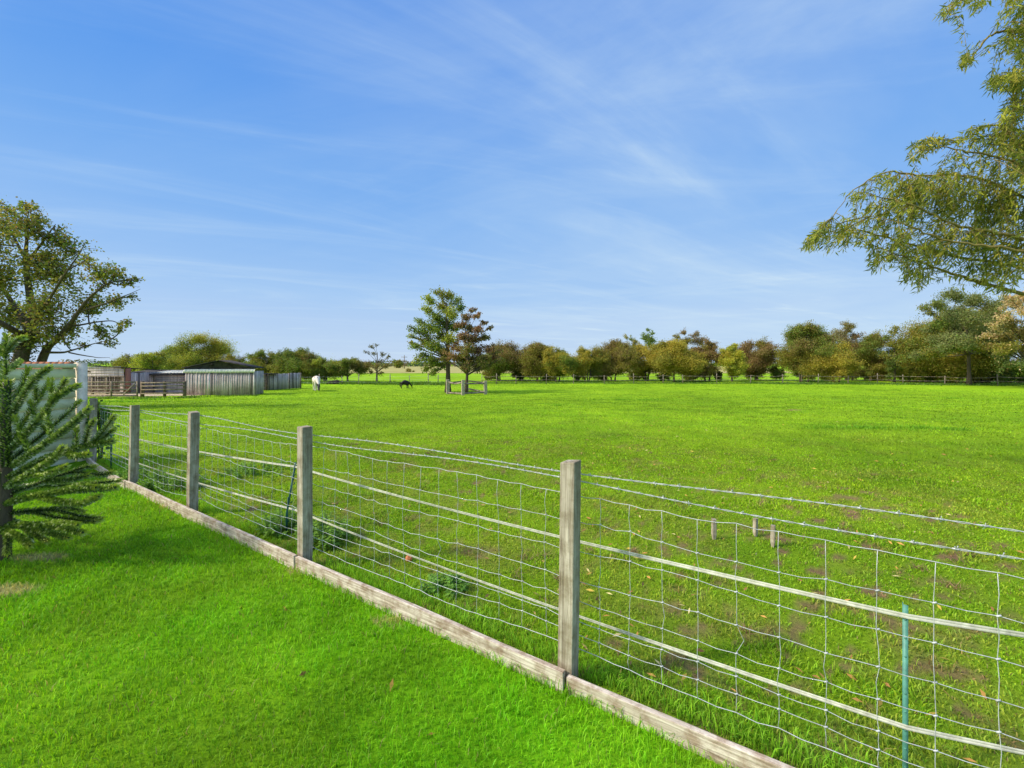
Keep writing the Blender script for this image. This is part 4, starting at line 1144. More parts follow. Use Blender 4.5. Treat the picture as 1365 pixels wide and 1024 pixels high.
BL = ((1345, 300, 55, 1), (1290, 305, 48, 1), (1235, 305, 42, 1), (1190, 298, 34, .9), (1152, 308, 28, .8), (1115, 318, 20, .7), (1088, 318, 10, .7), (1078, 325, 6, .7), (1345, 235, 42, 1), (1295, 235, 32, .85), (1250, 262, 32, .9), (1205, 262, 24, .65), (1300, 350, 32, 1), (1350, 360, 28, .9), (1245, 345, 28, .9),
      (1200, 335, 20, .9), (1168, 345, 12, .7), (1352, 140, 18, 1.3), (1358, 60, 18, 1.3), (1356, 10, 18, 1.3), (1358, 190, 22, 1.1), (1356, 100, 16, 1.2), (1326, 108, 9, 1.2), (1290, 80, 10, .6), (1262, 16, 7, .6), (1300, 2, 12, .5), (1225, 200, 14, .5), (1290, 185, 16, .7), (1330, 190, 18, .8), (1345, 160, 12, .8), (1180, 235, 11, .45), (1140, 262, 9, .4), (1210, 365, 9, .6),
      (1225, 375, 6, .6), (1400, 300, 60, 1), (1410, 220, 60, 1), (1410, 100, 50, 1), (1400, 20, 40, 1), (1330, 378, 10, .5))
for (px, py, r, cv) in BL:
    rb = r * Y / FPX
    ntw = int(4 + r * 1.05 * cv)
    for k in range(ntw):
        a = rng.uniform(0, 6.28); q_ = math.sqrt(rng.random())
        tip = wp(px + math.cos(a) * q_ * r * .95, py + math.sin(a) * q_ * r * .9, rng.normal(0, .28))
        cand = allp + 0; dd = ((cand - tip) ** 2).sum(1); dd[(cand[:, 0] < tip[0] + .05) | (cand[:, 2] < tip[2] - .08)] += 2.0; st = cand[np.argmin(dd + rng.random(len(dd)) * .05)]
        if rng.random() < .35 and py > 140:                          # strands that hang down from a limb above
            hd = np.hypot(cand[:, 0] - tip[0], cand[:, 1] - tip[1]); up = cand[:, 2] - tip[2]; sc = hd + np.abs(up - .3) * .5 + (up < .08) * 3 + rng.random(len(cand)) * .12
            if hd[np.argmin(sc)] < .30 and up[np.argmin(sc)] < .6: st = cand[np.argmin(sc)]
        L = np.linalg.norm(tip - st)
        if L > 1.1: st = tip + (st - tip) * 1.1 / L; L = 1.1
        mid = st * .35 + tip * .65; mid[2] += .12 * L + .02
        if py < 140: mid = st * .2 + tip * .8; mid[2] = max(st[2], tip[2]) + .05
        tw = bez(st, mid, tip, 9); tw = np.vstack([tw, tip + [rng.normal(0, .02), rng.normal(0, .02), -rng.uniform(.02, .10)]])
        tb.tube(tw, np.linspace(.0045, .0016, 10), 4, cap=False)
        m_ = int(max(6, L / .0145)); u = np.linspace(.25, 1.0, m_) + rng.uniform(-.01, .01, m_)
        uu = np.linspace(0, 1, 10); P = np.stack([np.interp(u, uu, tw[:, j]) for j in range(3)], 1)
        n = len(P); P = P + rng.normal(0, .022, (n, 3)); d = rng.normal(0, .55, (n, 3)) + [-.4, 0, -.75]; d /= np.linalg.norm(d, axis=1)[:, None]
        e = rng.normal(size=(n, 3)); e -= d * (d * e).sum(1)[:, None]; e /= np.linalg.norm(e, axis=1)[:, None]
        Ln = rng.uniform(.055, .115, n)[:, None]; w = Ln * rng.uniform(.075, .11, (n, 1)); nn = np.cross(d, e)
        V = np.stack([P, P + d * Ln * .38 + e * w, P + d * Ln + nn * Ln * .12, P + d * Ln * .38 - e * w], 1).reshape(-1, 3)
        bc = WPAL[rng.choice(5, p=(.34, .28, .13, .15, .10))]
        cc = np.where(rng.random((n, 1)) < .55, bc, WPAL[rng.choice(5, n, p=(.32, .30, .14, .14, .10))]) * rng.uniform(.75, 1.25, (n, 1))
        kk = np.arange(n)[:, None] * 4
        cb.add(V, None, np.concatenate([kk + [[0, 1, 2]], kk + [[0, 2, 3]]]), np.repeat(cc, 4, 0))
tb.build('trunk', M['bark_willow'], wt, WB, sm=True); cb.build('crown', M['willow'], wt, WB)

# ------------------------------------------------------------------ monkey puzzle at the left
MY = 3.47; MO = Vector((-4.12, MY, 0))
mt = thing('monkey_puzzle_tree', MO, 'young spiky monkey puzzle tree on the lawn at the left frame edge', 'tree')
b = MB(); b.tube([MO + Vector((0.0, 0, -.1)), MO + Vector((.0, 0, .1)), MO + Vector((.02, 0, .6)), MO + Vector((.01, .0, 1.1)), MO + Vector((.02, 0, 1.36)), MO + Vector((.03, .0, 1.45))], [.046, .042, .036, .030, .022, .012], 10)
needle_trunk = MB()
b.build('trunk', M['bark'], mt, MO, sm=True)
NG = np.array(((.19, .29, .045), (.30, .40, .08), (.09, .155, .03), (.62, .66, .38))); TIPC = np.array((.42, .50, .06))


def needle_shoot(b, path, r_ax=.011, ln=.030, dens=560, tip=True):
    """Spirally set stiff pointed leaves all round a shoot."""
    A = np.array([tuple(p) for p in path]); seg = np.linalg.norm(np.diff(A, axis=0), axis=1); cum = np.concatenate([[0], np.cumsum(seg)]); L = cum[-1]
    n = int(L * dens) + 14
    s = (np.arange(n) + .5) / n; u = s * L
    P = np.stack([np.interp(u, cum, A[:, j]) for j in range(3)], 1)
    T = np.stack([np.interp(np.minimum(u + .01, L), cum, A[:, j]) - np.interp(np.maximum(u - .01, 0), cum, A[:, j]) for j in range(3)], 1); T /= np.linalg.norm(T, axis=1)[:, None] + 1e-9
    ref = np.array((0.1, .2, 1.0)); U = np.cross(T, ref); U /= np.linalg.norm(U, axis=1)[:, None] + 1e-9; Wv = np.cross(U, T)
    ph = np.arange(n) * 2.39996 + rng.normal(0, .12, n)
    out = U * np.cos(ph)[:, None] + Wv * np.sin(ph)[:, None]
    open_ = np.where(s > 1 - .05 / max(L, .06), .55, 1.0) + rng.normal(0, .09, n)
    D = out * (open_ * .95)[:, None] + T * .52; D /= np.linalg.norm(D, axis=1)[:, None]
    side = np.cross(D, T); side /= np.linalg.norm(side, axis=1)[:, None] + 1e-9
    Ln = (ln * rng.uniform(.8, 1.15, n) * np.where(s < .03, .7, 1))[:, None]; w = .0068
    B0 = P + out * r_ax * .8
    V = np.stack([B0 - side * w * .8, B0 + side * w * .8, B0 + D * Ln * .42 + side * w + out * .003, B0 + D * Ln + T * .004, B0 + D * Ln * .42 - side * w + out * .003], 1).reshape(-1, 3)
    cc = NG[rng.choice(4, n, p=(.36, .30, .22, .12))] * rng.uniform(.75, 1.3, (n, 1))
    if tip:
        f = np.clip((s * L - (L - .065)) / .065, 0, 1)[:, None] * .85; cc = cc * (1 - f) + TIPC * f
    k = np.arange(n)[:, None] * 5
    b.add(V, k + [[0, 1, 2, 4]], k + [[4, 2, 3]], np.repeat(cc, 5, 0))
    b.tube(A, np.linspace(r_ax, r_ax * .7, len(A)), 6, (.05, .075, .03))


def mp(px, py, d): return pt(px, py, MY + d)


def mbranch(pts, sides=(), r_ax=.011):
    b = MB(); P = [mp(*p) for p in pts]; A = np.array([tuple(p) for p in P]); u = np.linspace(0, 1, len(A)); uu = np.linspace(0, 1, len(A) * 3)
    S_ = np.stack([np.interp(uu, u, A[:, j]) for j in range(3)], 1); S_[1:-1] = (S_[:-2] + 2 * S_[1:-1] + S_[2:]) / 4
    needle_shoot(b, S_, r_ax)
    for sd in sides: needle_shoot(b, [mp(*p) for p in sd], .008)
    return b.build('branch', M['needle'], mt, MO)


needle_shoot(needle_trunk, [MO + Vector((.02, 0, .75)), MO + Vector((.012, 0, 1.1)), MO + Vector((.02, 0, 1.45))], .036, .034, 900)
needle_trunk.build('trunk_leaves', M['needle'], mt, MO)
mbranch([(8, 500, 0), (6, 470, 0), (9, 446, 0)], [[(8, 470, 0), (24, 452, -.02), (32, 450, -.03)], [(6, 474, 0), (-8, 458, .05)], [(7, 465, 0), (12, 452, .08)]])
mbranch([(8, 560, 0), (24, 528, .05), (33, 505, .08), (38, 490, .1)])
mbranch([(10, 562, 0), (36, 518, -.1), (52, 500, -.14), (66, 490, -.16)])
mbranch([(10, 600, 0), (42, 545, .15), (62, 516, .25), (68, 506, .28)], [[(50, 535, .2), (46, 515, .22), (40, 505, .22)]])
mbranch([(14, 600, 0), (58, 553, -.1), (74, 530, -.16), (88, 506, -.2)], [[(72, 534, -.15), (68, 515, -.14), (67, 506, -.13)], [(74, 530, -.16), (90, 520, -.2), (104, 514, -.22)]])
mbranch([(16, 612, 0), (62, 575, .08), (88, 553, .15), (107, 534, .2)], [[(62, 575, .08), (46, 552, .06), (40, 535, .05)]])
mbranch([(16, 622, 0), (60, 592, -.12), (96, 566, -.2), (118, 545, -.25)], [[(70, 585, -.14), (64, 560, -.12), (60, 545, -.11)], [(40, 605, -.06), (30, 580, -.05), (20, 555, -.04)]])
mbranch([(6, 640, 0), (56, 612, -.05), (108, 596, -.12), (150, 588, -.16)], [[(112, 595, -.12), (118, 572, -.14), (125, 560, -.15)], [(122, 593, -.13), (140, 572, -.16), (152, 555, -.18)], [(100, 598, -.1), (102, 582, -.08), (101, 570, -.08)], [(128, 592, -.13), (142, 580, -.12), (152, 572, -.11)], [(90, 601, -.09), (96, 608, -.16), (118, 606, -.2)]])
mbranch([(6, 650, 0), (40, 632, -.15), (72, 612, -.25), (84, 596, -.28)], [[(40, 632, -.15), (60, 634, -.22), (88, 622, -.28)]])
mbranch([(8, 660, 0), (50, 645, .1), (95, 628, .2), (132, 634, .28), (150, 630, .3)], [[(60, 641, .12), (90, 640, .1), (118, 634, .1)], [(96, 628, .2), (116, 622, .25), (128, 622, .28)]])
mbranch([(10, 652, 0), (45, 648, .2), (95, 647, .38), (140, 643, .5), (161, 640, .55)])
mbranch([(4, 672, 0), (48, 660, -.12), (95, 653, -.22), (154, 650, -.3)], [[(48, 660, -.12), (75, 668, -.2), (110, 672, -.24), (132, 662, -.28)], [(80, 655, -.2), (105, 648, -.26), (128, 650, -.3)]])
mbranch([(4, 685, 0), (70, 678, .08), (106, 688, .14), (136, 692, .18)], [[(40, 681, .04), (75, 690, .1), (104, 694, .12), (128, 695, .14)], [(66, 678, .08), (90, 676, .15), (112, 682, .2)]])
mbranch([(4, 700, 0), (50, 700, -.1), (86, 704, -.18), (111, 710, -.22)], [[(30, 701, -.05), (62, 709, -.12), (92, 717, -.16)], [(50, 700, -.1), (80, 697, -.18), (104, 700, -.24)], [(34, 702, -.06), (48, 712, -.1), (63, 722, -.12)]])
mbranch([(4, 690, 0), (28, 700, .15), (42, 712, .2), (37, 735, .22)], [[(34, 705, .17), (50, 712, .25), (58, 720, .28)]])
mbranch([(2, 700, 0), (12, 714, -.1), (9, 738, -.16)], [[(8, 708, -.08), (26, 716, -.15), (40, 728, -.2)]])
# shoots towards the other sides (mostly hidden from here, or out of frame)
for (z, cnt, ln, rise) in ((.45, 4, .62, -.12), (.68, 4, .78, .0), (.92, 4, .72, .2), (1.15, 4, .55, .34), (1.42, 3, .36, .28)):
    for k in range(cnt):
        a = math.radians(155 + k * 70 / max(1, cnt - 1) + rng.uniform(-8, 8)); o = MO + Vector((.02, 0, z + rng.uniform(-.04, .04))); d = Vector((math.cos(a), math.sin(a), 0))
        if d.x > .1 and d.y > .3: d = d * .75
        e = o + d * ln + Vector((0, 0, rise)); m_ = o + d * ln * .55 + Vector((0, 0, rise * .2 - .03)); b = MB(); P = bez(o, m_, e, 8); needle_shoot(b, P, .010)
        for s in (-1, 1):
            q0 = Vector(P[4]); sd = Vector((-d.y, d.x, 0)) * s; needle_shoot(b, bez(q0, q0 + d * .1 + sd * .1, q0 + d * .24 + sd * .17 + Vector((0, 0, .08)), 5), .008)
        b.build('branch', M['needle'], mt, MO)

# ------------------------------------------------------------------ sheds and stables
def plank_run(b, a, c, z0, z1, wdt=.16, thick=.025, seed=0, horizontal=False, tone=(.76, 1.16)):
    """Separate weathered planks between two ground points; all one boarded face."""
    r_ = random.Random(seed); a = Vector(a); c = Vector(c); d = (c - a); d.z = 0; L = d.length; d.normalize(); nn = Vector((d.y, -d.x, 0))
    Mx = Matrix((d, -nn, Vector((0, 0, 1)))).transposed()
    zb = (a.z + c.z) / 2
    if horizontal:
        z = z0
        while z < z1 - .02:
            w = min(wdt, z1 - z); t = r_.uniform(*tone); b.box((a + c) / 2 * 1.0 + Vector((0, 0, z + w / 2 - (a.z + c.z) / 2 + zb)) + nn * r_.uniform(0, .008), (L, thick, w - .006), Mx, (t, t * r_.uniform(.96, 1.0), t * r_.uniform(.95, 1.02))); z += wdt
        return
    x = 0
    while x < L - .01:
        w = min(wdt * r_.uniform(.75, 1.25), L - x); t = r_.uniform(*tone)
        if r_.random() < .08: t *= .45
        p = a + d * (x + w / 2); dz = r_.uniform(-.03, .02)
        b.box(Vector((p.x, p.y, zb + (z0 + z1) / 2 + dz / 2)) + nn * r_.uniform(0, .012), (w - .008, thick, z1 - z0 + dz), Mx, (t, t * r_.uniform(.95, 1.0), t * r_.uniform(.94, 1.04))); x += w


def zat(py, Y): return EYE - (py - HOR) / FPX * Y


# main shed with the shallow dark gable
a = gp(247, 527.0); c = gp(340, 525.6); c.y = a.y + 1.2; c.x = (340 - CX) / FPX * c.y; c.z = gz(c.x, c.y)
zg = min(a.z, c.z) - .02; Ym = (a.y + c.y) / 2; he = zat(495, Ym) - zg
SO = Vector((a.x, a.y, zg)); back = Vector((-(c.y - a.y), c.x - a.x, 0)).normalized() * 2.1
sh = thing('timber_shed', SO, 'grey timber shed of upright planks with a shallow dark gable and white fascia strip', 'shed')
a0 = Vector((a.x, a.y, zg)); c0 = Vector((c.x, c.y, zg))
b = MB(); plank_run(b, a0, c0, 0, he, .17, .03, 3); b.build('front_wall', M['grey_plank'], sh, SO)
b = MB(); plank_run(b, c0 + Vector((0, .03, 0)), c0 + back, 0, he, .17, .03, 4); b.build('side_wall', M['grey_plank'], sh, SO)
b = MB(); plank_run(b, a0 + back, a0 + Vector((0, .03, 0)), 0, he, .17, .03, 5); b.build('side_wall', M['grey_plank'], sh, SO)
b = MB(); plank_run(b, c0 + back, a0 + back, 0, he, .17, .03, 6); b.build('rear_wall', M['grey_plank'], sh, SO)
ap = pt(293, 481.5, Ym); el = Vector((a.x - .1, a.y, zg + he)); er = Vector((c.x - .12, c.y, zg + he)); ap = Vector((ap.x, (a.y + c.y) / 2, ap.z))
eL = Vector((el.x, el.y, zat(491, Ym))); eR = Vector((er.x, er.y, zat(491, Ym)))
b = MB(); P = [el, er, eR - Vector((0, 0, .0)), ap - Vector((0, 0, .02)), eL]; f_ = Vector((0, .02, 0))
V = [p + f_ for p in P] + [p + f_ + Vector((0, .05, 0)) for p in P]
b.add([tuple(v) for v in V], [(0, 1, 6, 5), (1, 2, 7, 6), (2, 3, 8, 7), (3, 4, 9, 8), (4, 0, 5, 9)], [(0, 1, 2), (0, 2, 3), (0, 3, 4), (7, 6, 5), (8, 7, 5), (9, 8, 5)])
b.build('gable', M['felt'], sh, SO)
rf = None
for (e0, nm) in ((eL, 0), (eR, 1)):
    b = MB(); out = (e0 - ap).normalized() * .12
    q0, q1 = ap + Vector((0, -.10, .03)), e0 + out + Vector((0, -.10, .03)); q2, q3 = q1 + back + Vector((0, .2, 0)), q0 + back + Vector((0, .2, 0)); th = Vector((0, 0, .05))
    V = [q0, q1, q2, q3, q0 + th, q1 + th, q2 + th, q3 + th]
    b.add([tuple(v) for v in V], [(0, 1, 2, 3), (7, 6, 5, 4), (0, 4, 5, 1), (1, 5, 6, 2), (2, 6, 7, 3), (3, 7, 4, 0)])
    rf = b.build('roof', M['felt'], sh, SO)
b = MB(); n_ = 46; tv = np.linspace(0, 1, n_)
for k in range(n_ - 1):                                             # corrugated strip, tilted outwards
    p0 = el.lerp(er + Vector((.15, 0, 0)), tv[k]); p1 = el.lerp(er + Vector((.15, 0, 0)), tv[k + 1]); w0 = -.02 - .03 * (k % 2); w1 = -.02 - .03 * ((k + 1) % 2)
    zt_, zb_ = zat(492.2, Ym), zat(496.8, Ym)
    V = [(p0.x, p0.y + w0 - .10, zb_), (p1.x, p1.y + w1 - .10, zb_), (p1.x, p1.y + w1, zt_), (p0.x, p0.y + w0, zt_), (p0.x, p0.y + w0 - .08, zb_), (p1.x, p1.y + w1 - .08, zb_), (p1.x, p1.y + w1 + .018, zt_), (p0.x, p0.y + w0 + .018, zt_)]
    b.add(V, [(0, 1, 2, 3), (7, 6, 5, 4), (0, 4, 5, 1), (2, 6, 7, 3)])
b.build('fascia', M['sheet'], sh, SO)
lp = pt(284, 487.5, Ym) + Vector((0, -.12, 0)); b = MB(); b.beam(lp + Vector((-.16, .1, -.14)), lp + Vector((.05, -.02, .1)), .04, .04); b.beam(lp + Vector((.05, -.02, .1)), lp + Vector((.18, .1, -.1)), .04, .04); b.beam(lp + Vector((-.2, .09, -.15)), lp + Vector((.2, .09, -.13)), .05, .05)
b.box(lp + Vector((.08, -.08, .1)), (.16, .1, .12)); b.build('lamp_bracket', M['dark'], sh, SO)

# recessed lean-to and the vertical board fence right of it
a = gp(340, 520.5); c = gp(357, 520.5); LO = a.copy()
le = thing('lean_to', LO, 'dark recessed timber lean-to between the gabled shed and the board fence', 'lean-to')
h = zat(499, a.y) - a.z
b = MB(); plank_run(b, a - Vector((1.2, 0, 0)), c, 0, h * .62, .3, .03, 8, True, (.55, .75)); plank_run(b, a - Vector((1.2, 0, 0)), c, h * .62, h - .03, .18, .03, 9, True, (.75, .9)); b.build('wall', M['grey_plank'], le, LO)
b = MB(); b.box(c + Vector((-.06, -.08, h / 2 - .1)), (.13, .10, h + .2), None, (.4, .38, .36)); b.build('post', M['rail'], le, LO)
b = MB(); q_ = (a + c) / 2 + Vector((-.5, .6, h + .03)); b.box(q_, (c.x - a.x + 1.5, 1.6, .07)); b.build('roof', M['felt'], le, LO)
b = MB(); b.box((a + c) / 2 + Vector((-.5, 1.5, h / 2)), (c.x - a.x + 1.3, .04, h), None, (.6, .58, .56)); b.build('rear_wall', M['grey_plank'], le, LO)
a = gp(357.5, 520); c = gp(400, 517.6); BO = a.copy()
bf = thing('board_fence', BO, 'tall grey fence of close upright boards right of the sheds', 'fence')
m_ = a.lerp(c, .62); h = zat(498.5, a.y) - a.z
b = MB(); plank_run(b, a, m_, 0, h, .15, .025, 11); b.build('board_panel', M['grey_plank'], bf, BO)
b = MB(); plank_run(b, m_ + (c - a).normalized() * .02, c, .02, h + .05, .15, .025, 12); b.build('board_panel', M['grey_plank'], bf, BO)
for p in (a, m_, c):
    b = MB(); b.box(p + Vector((.02, .09, h / 2)), (.1, .1, h + .1), None, (.6, .6, .6)); b.build('post', M['rail'], bf, BO)

# long low stable
a = gp(160, 524); c = gp(247, 523); c.y = a.y + .6; LS = a.copy(); zg = min(a.z, c.z); a.z = c.z = zg; h = zat(500, a.y) - zg
st = thing('long_stable', LS, 'long low mauve-grey timber stable behind the post and rail fence', 'stable')
d = (c - a).normalized(); L = (c - a).length; f0, f1 = .50, .56
b = MB(); plank_run(b, a, a + d * L * f0, 0, h, .19, .03, 21, True, (.78, .95)); b.build('front_wall', M['grey_plank'], st, LS)
b = MB(); plank_run(b, a + d * L * f1, c + d * .6, 0, h, .19, .03, 22, True, (.70, .9)); b.build('front_wall', M['grey_plank'], st, LS)
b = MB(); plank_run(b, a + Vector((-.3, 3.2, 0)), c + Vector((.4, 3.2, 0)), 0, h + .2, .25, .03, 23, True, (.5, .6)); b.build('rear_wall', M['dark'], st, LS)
b = MB(); plank_run(b, a + Vector((0, 3.2, 0)), a, 0, h, .19, .03, 24, True, (.7, .9)); b.build('side_wall', M['grey_plank'], st, LS)
b = MB(); q0 = a + Vector((-.45, -.30, h)); q1 = c + Vector((.3, -.30, h)); q2 = q1 + Vector((0, 3.7, .30)); q3 = q0 + Vector((0, 3.7, .30)); tk_ = Vector((0, 0, .09))
V = [q0, q1, q2, q3, q0 + tk_, q1 + tk_, q2 + tk_, q3 + tk_]; b.add([tuple(v) for v in V], [(0, 3, 2, 1), (4, 5, 6, 7), (0, 1, 5, 4), (1, 2, 6, 5), (2, 3, 7, 6), (3, 0, 4, 7)]); b.build('roof', M['felt'], st, LS)
b = MB(); q0 = a + d * L * .40 + Vector((0, .5, h + .14)); q1 = c + Vector((.25, .5, h + .14))
for k in range(24):
    p0, p1 = q0.lerp(q1, k / 24), q0.lerp(q1, (k + 1) / 24); w = .02 if k % 2 else .05
    b.box((p0 + p1) / 2 + Vector((0, 1.2, .05 + w)), ((p1 - p0).length, 2.6, .05), Quaternion((1, 0, 0), .07))
b.build('roof_sheet', M['sheet'], st, LS)

# open-fronted shed at the left
a = gp(96, 526); c = gp(165, 526); c.y = a.y; c.x = (165 - CX) / FPX * c.y; OS = a.copy(); zg = min(a.z, c.z); a.z = c.z = zg
os_ = thing('open_shed', OS, 'open-fronted weathered shed with a boarded upper front, beside the garden wall corner post', 'shed')
zt0, zt1 = zat(486, a.y) - zg, zat(490.5, a.y) - zg; zl = zat(502, a.y) - zg
b = MB(); z = zl; k = 0; r_ = random.Random(2)
while z < zt0:
    e = 1.0 if z + .2 < zt1 else max(.15, (zt0 - z - .1) / (zt0 - zt1)); t_ = r_.uniform(.95, 1.25); q1 = a.lerp(c, e); b.box((a + q1) / 2 + Vector((0, -.01 * (k % 2), z + .1)), ((q1 - a).length, .03, .194), None, (t_, t_ * .97, t_ * .94)); z += .2; k += 1
b.build('upper_front', M['grey_plank'], os_, OS)
for f in (0.0, .38, .66, .99):
    b = MB(); p = a.lerp(c, f); b.box(p + Vector((0, .08, zl / 2)), (.14, .12, zl + .1), None, (.9, .85, .75)); b.build('post', M['rail'], os_, OS)
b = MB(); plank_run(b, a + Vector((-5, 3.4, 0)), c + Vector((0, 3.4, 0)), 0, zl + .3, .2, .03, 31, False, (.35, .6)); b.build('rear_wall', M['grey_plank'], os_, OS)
b = MB(); plank_run(b, c + Vector((0, .1, 0)), c + Vector((0, 3.4, 0)), 0, zl + .3, .2, .03, 33); b.build('side_wall', M['grey_plank'], os_, OS)
b = MB(); q0, q1 = a + Vector((-.1, -.1, zt0 + .0)), c + Vector((.1, -.1, zt1)); q2, q3 = q1 + Vector((0, 3.8, -.3)), q0 + Vector((0, 3.8, -.3)); V = [q0, q1, q2, q3] + [q + Vector((0, 0, .05)) for q in (q0, q1, q2, q3)]
b.add([tuple(v) for v in V], [(0, 3, 2, 1), (4, 5, 6, 7), (0, 1, 5, 4), (1, 2, 6, 5), (2, 3, 7, 6), (3, 0, 4, 7)]); b.build('roof', M['felt'], os_, OS)
b = MB(); p = c + Vector((.06, .3, 0)); b.box(p + Vector((0, 0, zt1 / 2 - .1)), (.16, .4, zt1 + .12)); b.build('brick_pier', M['brick'], os_, OS)
b = MB()                                                             # hurdle of slats across the open bay
for k in range(9):
    p = a.lerp(c, .40 + .055 * k) + Vector((0, .3, 0)); b.box(p + Vector((0, 0, zl * .62)), (.07, .025, zl * .74), None, (.8, .75, .62))
b.beam(a.lerp(c, .38) + Vector((0, .33, zl * .9)), a.lerp(c, .86) + Vector((0, .33, zl * .9)), .03, .08, (.8, .75, .62)); b.build('slat_hurdle', M['rail'], os_, OS)

# low tiled outbuilding whose ridge shows over the garden wall
Yt = 15.0; x0, x1 = (20 - CX) / FPX * Yt, (97 - CX) / FPX * Yt; zg = gz(-16, Yt); zr = zat(481.2, Yt) - .085
TO = Vector(((x0 + x1) / 2, Yt, zg)); ob = thing('tiled_outbuilding', TO, 'low outbuilding with a red tiled ridge just showing above the garden wall', 'outbuilding')
b = MB(); b.box(TO + Vector((0, 0, (zr - zg) / 2 - .35)), (x1 - x0 - .2, 1.1, zr - zg - .6)); b.build('wall', M['brick'], ob, TO)
b = MB()
for s in (-1, 1):
    for k in range(4):
        y0, y1 = s * k * .155, s * (k + 1) * .165; zz = zr - .03 - k * .075
        n_ = 22
        for j in range(n_):
            xx = x0 + (x1 - x0) * (j + .5) / n_; b.box((xx, Yt + (y0 + y1) / 2, zz - .03), ((x1 - x0) / n_ - .006, .2, .028), Quaternion((1, 0, 0), -s * .42), None)
b.build('roof', M['tile'], ob, TO)
b = MB()
for j in range(9):
    xx = x0 + (x1 - x0) * (j + .5) / 9; b.tube([(xx - (x1 - x0) / 18 + .004, Yt, zr - .03), (xx + (x1 - x0) / 18 - .004, Yt, zr - .025)], .085, 10)
b.build('ridge_tiles', M['tile'], ob, TO)

# gate and post and rail fence across the yard
ga = gp(112, 530.3); gb = gp(186, 529.3); gb.y = ga.y; gb.x = (186 - CX) / FPX * gb.y; gb.z = gz(gb.x, gb.y)
gt = thing('field_gate', ga, 'weathered wooden five-bar gate with a diagonal brace, left of the post and rail fence', 'gate')
Ht = 1.12; b0 = MB()
for i, z in enumerate((.14, .34, .56, .80, 1.06)):
    b = MB(); b.beam(ga + Vector((0, 0, z)), gb + Vector((-.1, 0, z + .01)), .035, .085, (.95, .92, .86)); b.build('bar', M['rail'], gt, ga)
for f in (.02, .5, .965):
    b = MB(); p = ga.lerp(gb, f); b.box(p + Vector((0, -.035, .60)), (.09, .034, 1.04), None, (.9, .86, .8)); b.build('upright', M['rail'], gt, ga)
b = MB(); p = ga.lerp(gb, .72); q = ga.lerp(gb, .94); b.beam(p + Vector((0, -.056, .22)), q + Vector((0, -.056, 1.02)), .02, .08, (.85, .85, .8)); b.build('brace', M['rail'], gt, ga)
fa = gp(189, 529.5); fb = gp(246.5, 528.8); fb.y = fa.y; fb.x = (246.5 - CX) / FPX * fb.y; fb.z = gz(fb.x, fb.y)
yf = thing('yard_fence', fa, 'four-rail post and rail fence between the gate and the gabled shed', 'fence')
for f, w in ((0, .2), (.52, .13), (.985, .16)):
    b = MB(); p = fa.lerp(fb, f); b.box(p + Vector((0, .04, .45)), (w, .13, 1.3), None, (.62, .55, .48), .04); b.build('post', M['rail'], yf, fa)
for z in (.25, .52, .77, 1.0):
    b = MB(); b.beam(fa + Vector((0, -.05, z)), fb + Vector((0, -.05, z + .02)), .04, .085, (.95, .9, .82)); b.build('rail', M['rail'], yf, fa)

# ------------------------------------------------------------------ far fences
def tape_fence(name, label, pts, posts, zt, w, post_mat, tape_mat, sag=.05, ph=1.15, pw=.08):
    P = [gp(*p) for p in pts]; o = thing(name, P[0], label, 'fence')
    cum = [0]
    for i in range(len(P) - 1): cum.append(cum[-1] + (P[i + 1] - P[i]).length)
    def at(u):
        i = min(len(P) - 2, max(0, int(np.searchsorted(cum, u) - 1))); t = (u - cum[i]) / (cum[i + 1] - cum[i]); p = P[i].lerp(P[i + 1], t); p.z = gz(p.x, p.y); return p
    us = []
    for px in posts:
        best = min(np.linspace(0, cum[-1], 600), key=lambda u: abs(CX + at(u).x / at(u).y * FPX - px)); us.append(best)
    us = sorted(us)
    for i, u in enumerate(us):
        p = at(u); h = ph * (1 + .12 * math.sin(i * 2.3)); b = MB(); b.box((0, 0, h / 2 - .1), (pw, pw, h + .2), None, (1, 1, 1), .06); b.build('post', post_mat, o, None, loc=p - P[0], rot=(.03 * math.sin(i * 3), .04 * math.sin(i * 1.7), i))
    for k, z in enumerate(zt):
        b = MB(); pp = []
        for i in range(len(us) - 1):
            for t in np.linspace(0, 1, 7)[:-1]:
                q = at(us[i] + (us[i + 1] - us[i]) * t); pp.append(q + Vector((0, -.07, z - sag * 4 * t * (1 - t) * (1 + .6 * math.sin(i * 2 + k)) + .05 * math.sin(i * 1.9 + k * 2))))
        q = at(us[-1]); pp.append(q + Vector((0, -.07, z)))
        for i in range(len(pp) - 1): b.beam(pp[i], pp[i + 1], .012, w)
        b.build('tape', tape_mat, o, P[0])
    return o


tape_fence('paddock_fence', 'long pale tape fence on thin posts in front of the hedgerow', [(640, 512.5), (700, 511.6), (1000, 511), (1180, 511.5), (1420, 515.5)],
           [642, 662, 688, 728, 765, 805, 845, 884, 910, 955, 1001, 1044, 1090, 1130, 1170, 1203, 1260, 1330, 1400], (.95, .50), .042, M['rail'], M['rail'], .07, 1.15)
tape_fence('boundary_fence', 'thin wire fence on dark posts along the left boundary behind the two horses', [(400, 513), (480, 512.5), (600, 511.5)],
           [401, 425, 456, 478, 520, 546, 571, 584, 598], (.9, .6, .3), .012, M['rail'], M['wire'], .03, 1.15)
c = gp(447, 512); bm = bmesh.new(); bmesh.ops.create_icosphere(bm, subdivisions=4, radius=1)
for v in bm.verts:
    k = .8 + .5 * float(fbm(v.co.x * 2 + 9, v.co.y * 2 + v.co.z * 3, 1.3, 3, 3)); v.co = Vector((v.co.x * 1.0 * k, v.co.y * .8 * k, max(-.1, v.co.z * .42 * k)))
for f in bm.faces: f.smooth = True
